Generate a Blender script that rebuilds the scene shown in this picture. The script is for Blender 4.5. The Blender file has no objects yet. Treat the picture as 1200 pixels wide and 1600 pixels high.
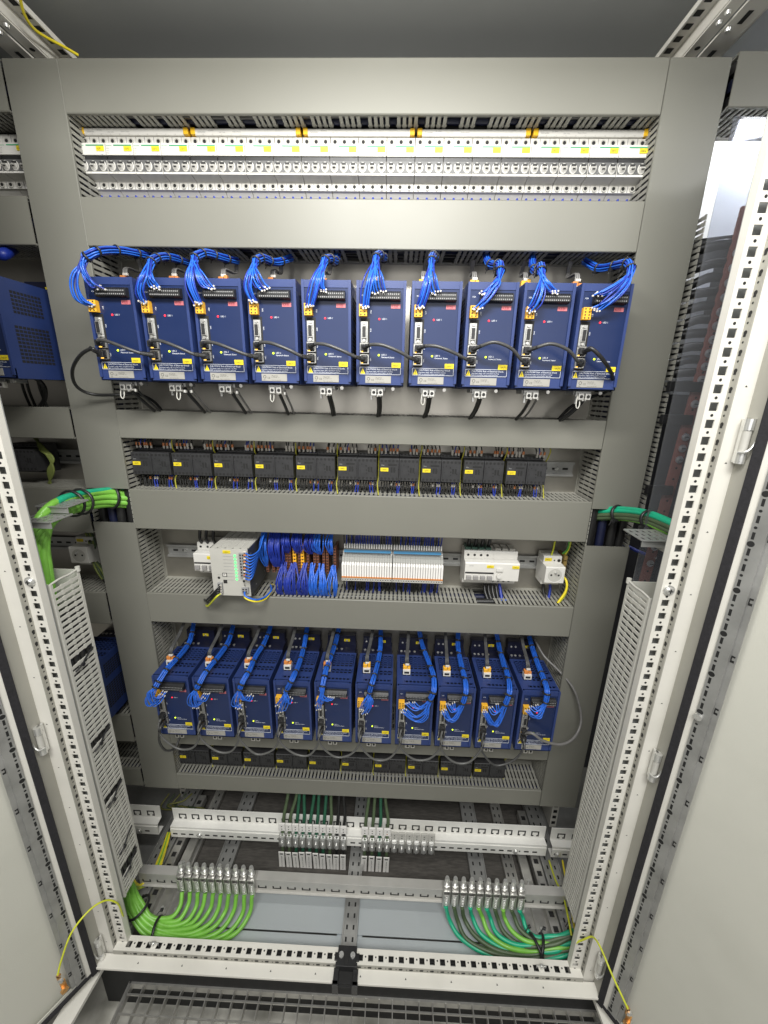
import bpy, math, random
from mathutils import Vector, Matrix
random.seed(7)
S = 0.001                                   # everything below is written in millimetres
scene = bpy.context.scene
col = scene.collection

# ------------------------------------------------------------------ camera
CAM = Vector((89.573, -625.565, 1388.928)); YAW, PITCH, ROLL, FPX = 0.02798816, -0.28946389, -0.02107712, 623.605
RC = (Matrix.Rotation(YAW, 3, 'Z') @ Matrix.Rotation(PITCH, 3, 'X') @ Matrix.Rotation(ROLL, 3, 'Y'))
cam_data = bpy.data.cameras.new('camera'); cam = bpy.data.objects.new('camera', cam_data); col.objects.link(cam)
cam_data.sensor_fit = 'VERTICAL'; cam_data.sensor_height = 36; cam_data.lens = FPX / 1600 * 36
cam_data.clip_start = 0.01; cam_data.clip_end = 100
right, fwd, up = RC.col[0], RC.col[1], RC.col[2]
M = Matrix.Identity(4)
for i in range(3):
    M[i][0], M[i][1], M[i][2], M[i][3] = right[i], up[i], -fwd[i], CAM[i] * S
cam.matrix_world = M
scene.camera = cam

# ------------------------------------------------------------------ world, lamps, exposure
W = bpy.data.worlds.new('World'); scene.world = W; W.use_nodes = True
W.node_tree.nodes['Background'].inputs[0].default_value = (1.0, 0.975, 0.92, 1)
W.node_tree.nodes['Background'].inputs[1].default_value = 0.09
def area(name, loc, target, sx, sy, power, color):
    d = bpy.data.lights.new(name, 'AREA'); d.shape = 'RECTANGLE'; d.size = sx * S; d.size_y = sy * S; d.energy = power; d.color = color
    o = bpy.data.objects.new(name, d); col.objects.link(o); o.location = Vector(loc) * S
    o.rotation_euler = (Vector(target) - Vector(loc)).to_track_quat('-Z', 'Y').to_euler(); return o
area('cabinet_lamp', (45, -300, 1925), (60, 257, 1500), 420, 90, 7.4, (1, 0.985, 0.94))
area('room_ceiling_lamp', (100, -1500, 2750), (60, 100, 700), 1300, 500, 48, (1, 0.995, 0.965))
area('room_fill_light', (150, -2300, 1650), (0, 200, 1000), 2400, 900, 17, (1, 0.99, 0.96))  # broad unseen area light added for room light and wall bounce
area('neighbour_glare_light', (860, 392, 1948), (840, 420, 1500), 320, 30, 5.0, (0.95, 0.97, 1.0))  # unseen light added to whiten the back plate like glare
area('neighbour_front_fill', (900, -120, 1960), (730, 257, 1450), 200, 60, 0.8, (0.97, 0.98, 1.0))  # unseen fill light added to bring out the copper bar
scene.view_settings.view_transform = 'Standard'; scene.view_settings.look = 'None'
scene.view_settings.exposure = 0.08; scene.view_settings.gamma = 1.0; scene.view_settings.use_curve_mapping = False
scene.render.engine = 'CYCLES'

# ------------------------------------------------------------------ helpers
def at(u, v, x=None, y=None, z=None):
    """the point seen at (u, v) that lies on the given plane, in mm"""
    d = RC @ Vector(((u - 600) / FPX, 1, -(v - 800) / FPX))
    k = ((x - CAM.x) / d.x) if x is not None else ((y - CAM.y) / d.y) if y is not None else ((z - CAM.z) / d.z)
    return CAM + d * k

def mat(name, c, rough=0.5, metal=0.0, amt=0.06, scale=40, bump=0.0, bscale=300, emit=None, stretch=None, spec=0.5, grime=0.0):
    m = bpy.data.materials.new(name); m.use_nodes = True; nt = m.node_tree; b = nt.nodes['Principled BSDF']
    b.inputs['Roughness'].default_value = rough; b.inputs['Metallic'].default_value = metal
    b.inputs['Specular IOR Level'].default_value = spec
    tc = nt.nodes.new('ShaderNodeTexCoord'); n = nt.nodes.new('ShaderNodeTexNoise'); n.inputs['Scale'].default_value = scale; n.inputs['Detail'].default_value = 5
    src = tc.outputs['Object']
    if stretch:
        mp = nt.nodes.new('ShaderNodeMapping'); mp.inputs['Scale'].default_value = stretch
        nt.links.new(src, mp.inputs[0]); src = mp.outputs[0]
    nt.links.new(src, n.inputs['Vector'])
    r = nt.nodes.new('ShaderNodeValToRGB'); nt.links.new(n.outputs['Fac'], r.inputs[0])
    r.color_ramp.elements[0].position = 0.3; r.color_ramp.elements[1].position = 0.7
    r.color_ramp.elements[0].color = tuple(v * (1 - amt) for v in c) + (1,)
    r.color_ramp.elements[1].color = tuple(min(1, v * (1 + amt)) for v in c) + (1,)
    out = r.outputs[0]
    if grime:
        n3 = nt.nodes.new('ShaderNodeTexNoise'); n3.inputs['Scale'].default_value = 7; n3.inputs['Detail'].default_value = 9; nt.links.new(tc.outputs['Object'], n3.inputs['Vector'])
        r3 = nt.nodes.new('ShaderNodeValToRGB'); r3.color_ramp.elements[0].position = 0.5; r3.color_ramp.elements[1].position = 0.75
        r3.color_ramp.elements[0].color = (1, 1, 1, 1); r3.color_ramp.elements[1].color = (1 - grime, 1 - grime, 1 - grime * 1.1, 1)
        nt.links.new(n3.outputs['Fac'], r3.inputs[0])
        mx = nt.nodes.new('ShaderNodeMixRGB'); mx.blend_type = 'MULTIPLY'; mx.inputs[0].default_value = 1
        nt.links.new(out, mx.inputs[1]); nt.links.new(r3.outputs[0], mx.inputs[2]); out = mx.outputs[0]
    nt.links.new(out, b.inputs['Base Color'])
    mr = nt.nodes.new('ShaderNodeMapRange'); mr.inputs['To Min'].default_value = max(0.03, rough - 0.08); mr.inputs['To Max'].default_value = min(1, rough + 0.08)
    nt.links.new(n.outputs['Fac'], mr.inputs['Value']); nt.links.new(mr.outputs[0], b.inputs['Roughness'])
    if bump:
        n2 = nt.nodes.new('ShaderNodeTexNoise'); n2.inputs['Scale'].default_value = bscale; nt.links.new(src, n2.inputs['Vector'])
        bp = nt.nodes.new('ShaderNodeBump'); bp.inputs['Strength'].default_value = bump; bp.inputs['Distance'].default_value = 0.001
        nt.links.new(n2.outputs['Fac'], bp.inputs['Height']); nt.links.new(bp.outputs[0], b.inputs['Normal'])
    if emit:
        b.inputs['Emission Color'].default_value = tuple(c) + (1,); b.inputs['Emission Strength'].default_value = emit
    return m
DUCT = mat('grey_trunking_plastic', (0.190, 0.187, 0.160), 0.48, amt=0.025, scale=6, bump=0.04, bscale=500)
DUCTV = mat('grey_trunking_plastic_upright', (0.181, 0.179, 0.154), 0.42, amt=0.03, scale=5, bump=0.04, bscale=500)
COMB = mat('grey_slotted_plastic', (0.30, 0.295, 0.26), 0.45, amt=0.05, scale=30)
PAINT = mat('light_grey_powder_coat', (0.74, 0.72, 0.66), 0.42, amt=0.03, scale=12, bump=0.08, bscale=900, grime=0.08)
DOORP = mat('door_powder_coat', (0.60, 0.595, 0.53), 0.45, amt=0.03, scale=3, bump=0.25, bscale=700, grime=0.05)
FRM = mat('frame_fold_grey', (0.36, 0.35, 0.31), 0.45, amt=0.06, scale=9, bump=0.05, grime=0.10)
ROOF = mat('roof_sheet', (0.36, 0.37, 0.36), 0.6, amt=0.06, scale=3, bump=0.1, bscale=500)
GALV = mat('galvanised_sheet', (0.42, 0.42, 0.41), 0.42, metal=0.6, amt=0.16, scale=22, grime=0.15)
PLATE = mat('galvanised_mounting_plate', (0.42, 0.40, 0.36), 0.34, metal=0.9, amt=0.18, scale=9, grime=0.18)
GALVB = mat('galvanised_floor_sheet', (0.52, 0.56, 0.58), 0.5, metal=0.35, amt=0.06, scale=7, grime=0.10)
STEEL = mat('bright_zinc_steel', (0.62, 0.61, 0.58), 0.34, metal=0.8, amt=0.08, scale=60)
DULL = mat('dull_zinc_rail', (0.52, 0.51, 0.48), 0.42, metal=0.35, amt=0.05, scale=30, grime=0.06)
CHROME = mat('polished_steel', (0.78, 0.78, 0.76), 0.30, metal=0.75, amt=0.06, scale=80)
ALUR = mat('white_zinc_rail', (0.82, 0.81, 0.77), 0.38, metal=0.05, amt=0.05, scale=20, grime=0.08)
DARK = mat('dark_recess', (0.012, 0.012, 0.012), 0.7, amt=0.2)
BLACK = mat('black_plastic', (0.018, 0.018, 0.019), 0.42, amt=0.2, scale=60)
RUBBER = mat('black_foam_gasket', (0.018, 0.017, 0.02), 0.85, amt=0.3, scale=200, bump=0.5)
CONT = mat('contactor_plastic', (0.031, 0.031, 0.033), 0.45, amt=0.15, scale=60)
BLUEH = mat('blue_housing', (0.022, 0.042, 0.150), 0.42, amt=0.06, scale=20, bump=0.15, bscale=800)
BLUED = mat('blue_housing_rear', (0.007, 0.009, 0.030), 0.45, amt=0.1, scale=20)
NAVY = mat('navy_front_foil', (0.009, 0.021, 0.080), 0.30, amt=0.05, scale=15)
WHITE = mat('white_device_plastic', (0.68, 0.665, 0.625), 0.35, amt=0.02, scale=30)
WHITE2 = mat('light_grey_device_plastic', (0.50, 0.49, 0.45), 0.4, amt=0.03, scale=30)
TAGW = mat('white_marker_plastic', (0.82, 0.80, 0.77), 0.4, amt=0.03)
TOGG = mat('grey_toggle', (0.30, 0.29, 0.285), 0.25, amt=0.05)
YEL = mat('yellow_label', (0.80, 0.63, 0.02), 0.5, amt=0.04)
AMBER = mat('amber_clip', (0.85, 0.50, 0.02), 0.4, amt=0.05)
ORNG = mat('orange_terminal', (0.64, 0.23, 0.05), 0.45, amt=0.1)
YTERM = mat('yellow_orange_connector', (0.80, 0.42, 0.03), 0.4, amt=0.1)
REDB = mat('brown_red_terminal', (0.17, 0.065, 0.035), 0.5, amt=0.2)
INK = mat('black_ink', (0.02, 0.02, 0.02), 0.6)
INKW = mat('white_ink', (0.75, 0.78, 0.85), 0.6)
INKG = mat('grey_ink', (0.30, 0.30, 0.30), 0.6)
GRN = mat('green_stripe', (0.05, 0.36, 0.16), 0.5)
PINK = mat('faded_red_badge', (0.48, 0.14, 0.16), 0.5)
PINKI = mat('badge_letter', (0.30, 0.03, 0.05), 0.5)
PLATEL = mat('silver_type_label', (0.34, 0.33, 0.30), 0.45, amt=0.04)
WBLUE = mat('blue_wire_insulation', (0.022, 0.125, 0.58), 0.30, amt=0.10, scale=200)
WDBLUE = mat('dark_blue_wire_insulation', (0.014, 0.035, 0.30), 0.4, amt=0.15, scale=150)
WBLACK = mat('black_cable_jacket', (0.018, 0.018, 0.018), 0.35, amt=0.15, scale=100)
WGREY = mat('dark_grey_cable_jacket', (0.055, 0.055, 0.055), 0.38, amt=0.15, scale=100)
WGREYL = mat('grey_cable_jacket', (0.16, 0.155, 0.15), 0.4, amt=0.1, scale=100)
WGREYD = mat('mid_grey_cable_jacket', (0.10, 0.10, 0.097), 0.4, amt=0.1, scale=100)
WGREEN = mat('green_cable_jacket', (0.21, 0.52, 0.07), 0.36, amt=0.08, scale=60)
WTEAL = mat('teal_cable_jacket', (0.015, 0.40, 0.22), 0.36, amt=0.08, scale=60)
WOLIVE = mat('olive_cable_jacket', (0.075, 0.11, 0.055), 0.45, amt=0.1, scale=60)
WDGREEN = mat('dark_green_cable_jacket', (0.02, 0.10, 0.055), 0.45, amt=0.1, scale=60)
WYEL = mat('yellow_green_wire', (0.62, 0.66, 0.04), 0.4, amt=0.15, scale=40)
WYEL2 = mat('yellow_wire', (0.80, 0.66, 0.03), 0.4, amt=0.1, scale=40)
WGREEN2 = mat('green_wire_stripe', (0.10, 0.42, 0.06), 0.4, amt=0.1, scale=40)
SLOT = mat('pale_slotted_plastic', (0.58, 0.57, 0.52), 0.45, amt=0.03, scale=30)
RELB = mat('relay_base_grey', (0.34, 0.34, 0.32), 0.4, amt=0.05)
WFILL = mat('slot_shade_wire', (0.006, 0.009, 0.035), 0.5)  # near-black blue that puts shade inside the trunking slots
FERR = mat('ferrule_tip', (0.60, 0.57, 0.52), 0.35, amt=0.1)
FORNG = mat('orange_wire_marker', (0.55, 0.20, 0.07), 0.5, amt=0.2)
COPPER = mat('copper_bar', (0.42, 0.15, 0.11), 0.38, metal=0.1, amt=0.15, scale=12)
BRONZE = mat('bronze_lug', (0.72, 0.40, 0.15), 0.35, metal=0.8, amt=0.15)
RED = mat('red_led', (1.0, 0.03, 0.05), emit=0.9); LGRN = mat('lime_led', (0.72, 1.0, 0.03), emit=1.5)
LORG = mat('orange_led', (1.0, 0.55, 0.08), emit=2.0); LGREEN = mat('green_led', (0.15, 0.95, 0.25), emit=0.9)
CONC = mat('pale_floor_screed', (0.44, 0.43, 0.39), 0.7, amt=0.45, scale=9, bump=0.3, bscale=60, grime=0.45)
BRUSH = mat('dark_brush_strip', (0.085, 0.078, 0.070), 0.9, amt=0.3, scale=40, bump=1.0, bscale=400, stretch=(1, 6, 1))
# clear acrylic sheet: part transparent, part mirror by its Fresnel reflection
ACR = bpy.data.materials.new('clear_acrylic'); ACR.use_nodes = True; _n = ACR.node_tree; _n.nodes.remove(_n.nodes['Principled BSDF'])
_t = _n.nodes.new('ShaderNodeBsdfTransparent'); _t.inputs[0].default_value = (0.80, 0.82, 0.88, 1); _g = _n.nodes.new('ShaderNodeBsdfGlossy'); _g.inputs['Roughness'].default_value = 0.04
_f = _n.nodes.new('ShaderNodeFresnel'); _f.inputs[0].default_value = 1.5; _x = _n.nodes.new('ShaderNodeMixShader')
_n.links.new(_f.outputs[0], _x.inputs[0]); _n.links.new(_t.outputs[0], _x.inputs[1]); _n.links.new(_g.outputs[0], _x.inputs[2]); _d = _n.nodes.new('ShaderNodeBsdfDiffuse'); _d.inputs[0].default_value = (0.8, 0.82, 0.86, 1); _y = _n.nodes.new('ShaderNodeMixShader'); _y.inputs[0].default_value = 0.07  # thin white diffuse mixed in as painted reflection haze
_n.links.new(_x.outputs[0], _y.inputs[1]); _n.links.new(_d.outputs[0], _y.inputs[2]); _n.links.new(_y.outputs[0], _n.nodes['Material Output'].inputs[0])

_tc = {}
def text_mesh(s):
    if s not in _tc:
        c = bpy.data.curves.new('t', 'FONT'); c.body = s; c.size = 1; c.resolution_u = 2
        o = bpy.data.objects.new('t', c); col.objects.link(o); dg = bpy.context.evaluated_depsgraph_get(); dg.update()
        me = o.evaluated_get(dg).to_mesh()
        vs = [v.co.copy() for v in me.vertices]; fs = [tuple(p.vertices) for p in me.polygons]
        o.evaluated_get(dg).to_mesh_clear(); bpy.data.objects.remove(o); bpy.data.curves.remove(c); _tc[s] = (vs, fs)
    return _tc[s]

def smooth_path(pts, sub=6):
    pts = [Vector(p) for p in pts]
    if len(pts) < 3 or sub < 2: return pts
    P = [pts[0] * 2 - pts[1]] + pts + [pts[-1] * 2 - pts[-2]]; out = []
    for i in range(1, len(P) - 2):
        a, b, c, d = P[i - 1], P[i], P[i + 1], P[i + 2]
        for k in range(sub):
            t = k / sub
            out.append(0.5 * ((2 * b) + (c - a) * t + (2 * a - 5 * b + 4 * c - d) * t * t + (3 * b - a - 3 * c + d) * t ** 3))
    out.append(pts[-1]); return out

class MB:
    """collects shapes (mm) and links them as ONE mesh object"""
    def __init__(s, *mats): s.v = []; s.f = []; s.m = []; s.sm = []; s.mats = list(mats)
    def add(s, vs, fs, m=0, smooth=False):
        n = len(s.v); s.v += [tuple(v) for v in vs]; s.f += [tuple(i + n for i in f) for f in fs]; s.m += [m] * len(fs); s.sm += [smooth] * len(fs); return s
    def box(s, x0, x1, y0, y1, z0, z1, m=0):
        return s.add([(x0, y0, z0), (x1, y0, z0), (x1, y1, z0), (x0, y1, z0), (x0, y0, z1), (x1, y0, z1), (x1, y1, z1), (x0, y1, z1)],
                     [(0, 3, 2, 1), (4, 5, 6, 7), (0, 1, 5, 4), (1, 2, 6, 5), (2, 3, 7, 6), (3, 0, 4, 7)], m)
    def prism(s, prof, x0, x1, m=0):                      # profile of (y, z) points swept along x
        n = len(prof); return s.add([(x0, y, z) for y, z in prof] + [(x1, y, z) for y, z in prof],
                     [tuple(range(n))[::-1], tuple(range(n, 2 * n))] + [(i, (i + 1) % n, n + (i + 1) % n, n + i) for i in range(n)], m)
    def prismz(s, prof, z0, z1, m=0):                     # profile of (x, y) points swept along z
        n = len(prof); return s.add([(x, y, z0) for x, y in prof] + [(x, y, z1) for x, y in prof],
                     [tuple(range(n))[::-1], tuple(range(n, 2 * n))] + [(i, (i + 1) % n, n + (i + 1) % n, n + i) for i in range(n)], m)
    def quad(s, a, b, c, d, m=0): return s.add([a, b, c, d], [(0, 1, 2, 3)], m)
    def disc(s, c, r, axis='y', n=12, m=0, d=0.0, r2=None):       # short cylinder facing -axis
        ax = {'x': Vector((1, 0, 0)), 'y': Vector((0, 1, 0)), 'z': Vector((0, 0, 1))}[axis] if isinstance(axis, str) else Vector(axis).normalized()
        u = ax.orthogonal().normalized(); w = ax.cross(u); c = Vector(c); r2 = r if r2 is None else r2
        if not d: return s.add([c + (u * math.cos(2 * math.pi * k / n) + w * math.sin(2 * math.pi * k / n)) * r for k in range(n)], [tuple(range(n))], m)
        vs = [c + (u * math.cos(2 * math.pi * k / n) + w * math.sin(2 * math.pi * k / n)) * r for k in range(n)] + \
             [c + ax * d + (u * math.cos(2 * math.pi * k / n) + w * math.sin(2 * math.pi * k / n)) * r2 for k in range(n)]
        s.add(vs, [(i, (i + 1) % n, n + (i + 1) % n, n + i) for i in range(n)], m, True)
        s.add(vs, [tuple(range(n))[::-1], tuple(range(n, 2 * n))], m); return s
    def tube(s, pts, r, n=7, m=0, sub=6, cap=True):
        pts = smooth_path(pts, sub); N = len(pts); vs = []
        t = (pts[1] - pts[0]).normalized(); u = t.orthogonal().normalized()
        for i, p in enumerate(pts):
            t = (pts[min(i + 1, N - 1)] - pts[max(i - 1, 0)])
            t = t.normalized() if t.length > 1e-6 else Vector((0, 0, 1))
            u = (u - t * u.dot(t)); u = u.normalized() if u.length > 1e-6 else t.orthogonal().normalized(); w = t.cross(u)
            vs += [p + (u * math.cos(2 * math.pi * k / n) + w * math.sin(2 * math.pi * k / n)) * r for k in range(n)]
        s.add(vs, [(i * n + k, i * n + (k + 1) % n, (i + 1) * n + (k + 1) % n, (i + 1) * n + k) for i in range(N - 1) for k in range(n)], m, True)
        if cap: s.add(vs[:n], [tuple(range(n))[::-1]], m); s.add(vs[-n:], [tuple(range(n))], m)
        return s
    def ring(s, c, axis, R, r, n=14, m=0, k=5):           # torus, e.g. a cable tie
        ax = Vector(axis).normalized(); u = ax.orthogonal().normalized(); w = ax.cross(u); c = Vector(c); vs = []
        for i in range(n):
            a = 2 * math.pi * i / n; e = u * math.cos(a) + w * math.sin(a)
            for j in range(k):
                b = 2 * math.pi * j / k; vs.append(c + e * (R + r * math.cos(b)) + ax * (r * 1.5 * math.sin(b)))
        return s.add(vs, [(i * k + j, ((i + 1) % n) * k + j, ((i + 1) % n) * k + (j + 1) % k, i * k + (j + 1) % k) for i in range(n) for j in range(k)], m, True)
    def text(s, t, x, y, z, size, m=0, align='l', plane='xz', flip=False):
        vs, fs = text_mesh(t)
        if not vs: return s
        w = max(v.x for v in vs); dx = {'l': 0, 'c': -w / 2, 'r': -w}[align]
        if plane == 'xz': out = [(x + (v.x + dx) * size, y, z + v.y * size) for v in vs]
        elif plane == 'z90': out = [(x + v.y * size * -1, y, z + (v.x + dx) * size) for v in vs]
        else: out = [(x, y - (v.x + dx) * size, z + v.y * size) for v in vs]
        return s.add(out, fs, m)
    def tr(s, n0, fn): s.v[n0:] = [tuple(fn(Vector(v))) for v in s.v[n0:]]; return s
    def mesh(s, name, off=(0, 0, 0)):
        me = bpy.data.meshes.new(name)
        me.from_pydata([((v[0] - off[0]) * S, (v[1] - off[1]) * S, (v[2] - off[2]) * S) for v in s.v], [], s.f)
        for m in s.mats: me.materials.append(m)
        me.polygons.foreach_set('material_index', s.m); me.polygons.foreach_set('use_smooth', s.sm); me.update(); return me
    def part(s, name, parent, bevel=0, off=(0, 0, 0), label=None):
        o = bpy.data.objects.new(name, s.mesh(name, off)); col.objects.link(o); o.parent = parent
        if bevel: _bev(o, bevel)
        if label: o['label'] = label
        return o
    def solo(s, name, label, cat, group=None, kind=None, bevel=0):
        xs = [v[0] for v in s.v]; ys = [v[1] for v in s.v]; zs = [v[2] for v in s.v]
        off = ((min(xs) + max(xs)) / 2, (min(ys) + max(ys)) / 2, min(zs))
        o = bpy.data.objects.new(name, s.mesh(name, off)); col.objects.link(o); o.location = Vector(off) * S
        tag(o, label, cat, group, kind)
        if bevel: _bev(o, bevel)
        return o
def _bev(o, w):
    b = o.modifiers.new('bevel', 'BEVEL'); b.width = w * S; b.segments = 2; b.limit_method = 'ANGLE'; b.angle_limit = math.radians(50)
def tag(o, label=None, cat=None, group=None, kind=None):
    if kind != 'structure' and cat: o['category'] = cat
    if label: o['label'] = label
    if group: o['group'] = group
    if kind: o['kind'] = kind
def thing(name, label, cat, loc=(0, 0, 0), group=None, kind=None):
    o = bpy.data.objects.new(name, None); o.empty_display_size = 0.02; col.objects.link(o); o.location = Vector(loc) * S
    tag(o, label, cat, group, kind); return o
def copy_tree(o, loc=None, label=None, parent=None):
    c = o.copy(); col.objects.link(c)
    if parent is not None: c.parent = parent
    if loc is not None: c.location = Vector(loc) * S
    if label: c['label'] = label
    for ch in kids[o.name] if o.name in kids else []: copy_tree(ch, parent=c)
    return c
kids = {}
def remember(o):
    ks = [c for c in bpy.data.objects if c.parent == o]; kids[o.name] = ks
    for k in ks: remember(k)
ORD = ['first', 'second', 'third', 'fourth', 'fifth', 'sixth', 'seventh', 'eighth', 'ninth', 'tenth', 'eleventh', 'twelfth', 'thirteenth', 'fourteenth',
       'fifteenth', 'sixteenth', 'seventeenth', 'eighteenth', 'nineteenth', 'twentieth']
def ordn(i):
    if i < 20: return ORD[i]
    tens = {2: 'twenty', 3: 'thirty', 4: 'forty'}[(i + 1) // 10]; u = (i + 1) % 10
    return {2: 'twentieth', 3: 'thirtieth', 4: 'fortieth'}[(i + 1) // 10] if u == 0 else tens + '-' + ORD[u - 1]

YP, YC = 357, 257            # mounting plate face, trunking cover face
# ================================================================== LARGE STRUCTURE
# floor and grating in front of the cabinet
f = MB(CONC).box(-2200, 2200, -3200, 900, -210, -190); f.solo('floor', 'pale screed floor under the steel grating', None, kind='structure')

def perf_post(sx):
    """front corner post: perforated strip, keyhole fold and plain folds; sx = -1 left, +1 right"""
    def X(a): return sx * a
    bx = lambda mb, a, b, *r: mb.box(min(X(a), X(b)), max(X(a), X(b)), *r)
    z0, z1 = 22, 2000
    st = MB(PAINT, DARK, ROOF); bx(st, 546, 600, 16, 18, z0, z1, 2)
    off = 66.3 % 25 if False else 79.586 % 25
    bx(st, 545, 549.8, 0, 2, z0, z1); bx(st, 562.2, 570, 0, 2, z0, z1)
    z = off - 12.5 + 25
    k = 1
    while z < 1985:
        bx(st, 549.8, 562.2, 0, 2, z - 6.3, z + 6.3) if False else None
        z += 25
    zz = off; prev = z0
    while zz < 1990:
        if zz > z0 + 8:
            bx(st, 549.8, 562.2, 0, 2, prev, zz - 6.2); prev = zz + 6.2
            st.disc((X(556), -0.25, zz + 12.5), 2.2, 'y', 10, 1)
        zz += 25
    bx(st, 549.8, 562.2, 0, 2, prev, z1)
    bx(st, 544, 545, 0, 14, z0, z1)                         # inner return
    key = MB(FRM, DARK)
    bx(key, 570, 572, -12, 2, z0, z1)
    zz = off
    while zz < 1980:
        if zz > z0 + 30:
            x = X(569.8); n = len(key.v)
            key.disc((x, -5.4, zz), 3.2, 'x', 10, 1); key.box(min(x, x - sx * 0.2), max(x, x - sx * 0.2), -7.5, -3, zz - 5.5, zz - 1, 1)
            key.disc((x, -5.2, zz + 12.5), 1.7, 'x', 8, 1)
        zz += 25
    face = MB(PAINT, DARK)
    bx(face, 572, 600, -12, -10, z0, z1); bx(face, 598, 600, -38, -10, z0, z1)
    for zz in range(90, 1980, 110):
        face.add([(X(585), -12.3, zz), (X(587), -12.3, zz - 2.5), (X(583), -12.3, zz - 2.5)], [(0, 1, 2)], 1)
    face2 = MB(FRM); bx(face2, 597.5, 598, -38, -12, z0, z1)
    return st, key, face, face2
cab = thing('switch_cabinet', 'open grey switch cabinet frame holding all the trunking and the blue drives', 'electrical cabinet', (0, 0, 0))
for sx in (-1, 1):
    st, key, face, face2 = perf_post(sx)
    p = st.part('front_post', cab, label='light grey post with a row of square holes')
    key.part('keyhole_strip', p); face.part('post_face', p, bevel=0.6); face2.part('sealing_fold', p)
# bottom front rail: holed strip facing up, low keyhole step, sill in front
st = MB(PAINT, DARK, ROOF)
xs = [-537.5 + 25 * i for i in range(44)]; yc = -3.2; ZS = 66.3
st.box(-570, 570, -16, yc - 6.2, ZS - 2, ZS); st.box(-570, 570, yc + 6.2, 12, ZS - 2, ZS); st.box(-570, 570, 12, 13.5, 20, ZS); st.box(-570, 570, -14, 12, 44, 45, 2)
prev = -570
for x in xs:
    st.box(prev, x - 6.2, yc - 6.2, yc + 6.2, ZS - 2, ZS); prev = x + 6.2
    if x < 530: st.disc((x + 12.5, yc + 2, ZS + 0.25), 1.9, 'z', 10, 1)
st.box(prev, 570, yc - 6.2, yc + 6.2, ZS - 2, ZS)
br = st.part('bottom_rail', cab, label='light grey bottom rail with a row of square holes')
k = MB(FRM, DARK); k.box(-570, 570, -17.5, -16, 53, ZS - 0.4)
for x in xs:
    k.disc((x, -17.8, 60.5), 3.2, 'y', 10, 1); k.box(x - 6, x - 1, -18.0, -17.6, 58, 62.5, 1); k.disc((x + 12.5, -17.8, 60), 1.7, 'y', 8, 1)
k.part('keyhole_strip', br)
fc = MB(PAINT, DARK); fc.box(-598, 598, -43, -16, 51.5, 53.5); fc.box(-598, 598, -43, -41, 46, 51.5)
for x in range(-500, 560, 108): fc.add([(x, -28, 53.8), (x + 2, -32, 53.8), (x - 2, -32, 53.8)], [(0, 1, 2)], 1)
fc.part('rail_face', br, bevel=0.6)
MB(DARK).box(-640, 640, 2, 10, -189, 50).part('plinth', cab)
MB(ROOF).box(-598, 598, -60, 480, 2040, 2043).part('roof_panel', cab)
MB(PLATE).box(-620, 620, YP, YP + 3, 235, 1975).part('mounting_plate', cab)
MB(GALV, GALVB).box(-640, 640, 470, 473, -60, 2040).box(-330, 330, 455, 470, 20, 100, 1).part('rear_panel', cab)
# floor of the cabinet
g = MB(GALVB, INKG); g.box(-550, -18, 70, 160, 3, 5); g.box(22, 550, 70, 160, 3, 5); g.box(-550, -32, 12, 67, 0, 2); g.box(36, 550, 12, 67, 0, 2); g.box(-32, 36, 12, 160, -2, 0)
g.part('floor_sheet', cab)
MB(BRUSH).box(-600, 600, 160, 470, -12, -8).part('brush_strip', cab)

def depth_rail(x, w, y0, y1, z0, h, m=GALV, pitch=25, hole=True, ribs=True):
    mb = MB(m, DARK); mb.box(x - w / 2, x + w / 2, y0, y1, z0, z0 + h)
    if ribs: mb.box(x - w / 2, x - w / 2 + 3, y0, y1, z0 + h, z0 + h + 6); mb.box(x + w / 2 - 3, x + w / 2, y0, y1, z0 + h, z0 + h + 6)
    y = y0 + 12
    while hole and y < y1 - 10:
        for dx in ((-w * 0.22, w * 0.22) if w > 30 else (0,)):
            mb.box(x + dx - 2.3, x + dx + 2.3, y - 5, y + 5, z0 + h + 0.1, z0 + h + 0.4, 1)
        y += pitch
    return mb
depth_rail(3, 40, 16, 455, 6, 12, GALV).part('centre_support', cab, bevel=0.8)
for x in (-588, 588): depth_rail(x, 50, 20, 455, 20, 20, GALV).part('depth_rail', cab, bevel=0.8)
for x, w in ((-395, 48), (372, 48), (-505, 30), (470, 34)): depth_rail(x, w, 165, 455, 0, 8, STEEL if w < 40 else GALV).part('depth_strip', cab, bevel=0.8)
# sheet pieces with bolts at both floor corners
for sx in (-1, 1):
    mb = MB(STEEL, DARK, CHROME)
    mb.box(min(sx * 465, sx * 560), max(sx * 465, sx * 560), 75, 170, 12, 15)
    mb.box(min(sx * 500, sx * 525), max(sx * 500, sx * 525), 60, 330, 15, 28); mb.box(min(sx * 535, sx * 560), max(sx * 535, sx * 560), 60, 400, 15, 40)
    for y in range(80, 400, 32): mb.box(min(sx * 541, sx * 554), max(sx * 541, sx * 554), y, y + 13, 40.2, 40.6, 1)
    for x, y in ((480, 95), (480, 140), (512, 90), (512, 200)): mb.disc((sx * x, y, 15 if x == 480 else 28), 6, 'z', 12, 2, d=6, r2=4)
    mb.part('corner_bracket', cab, bevel=0.8)
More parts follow.
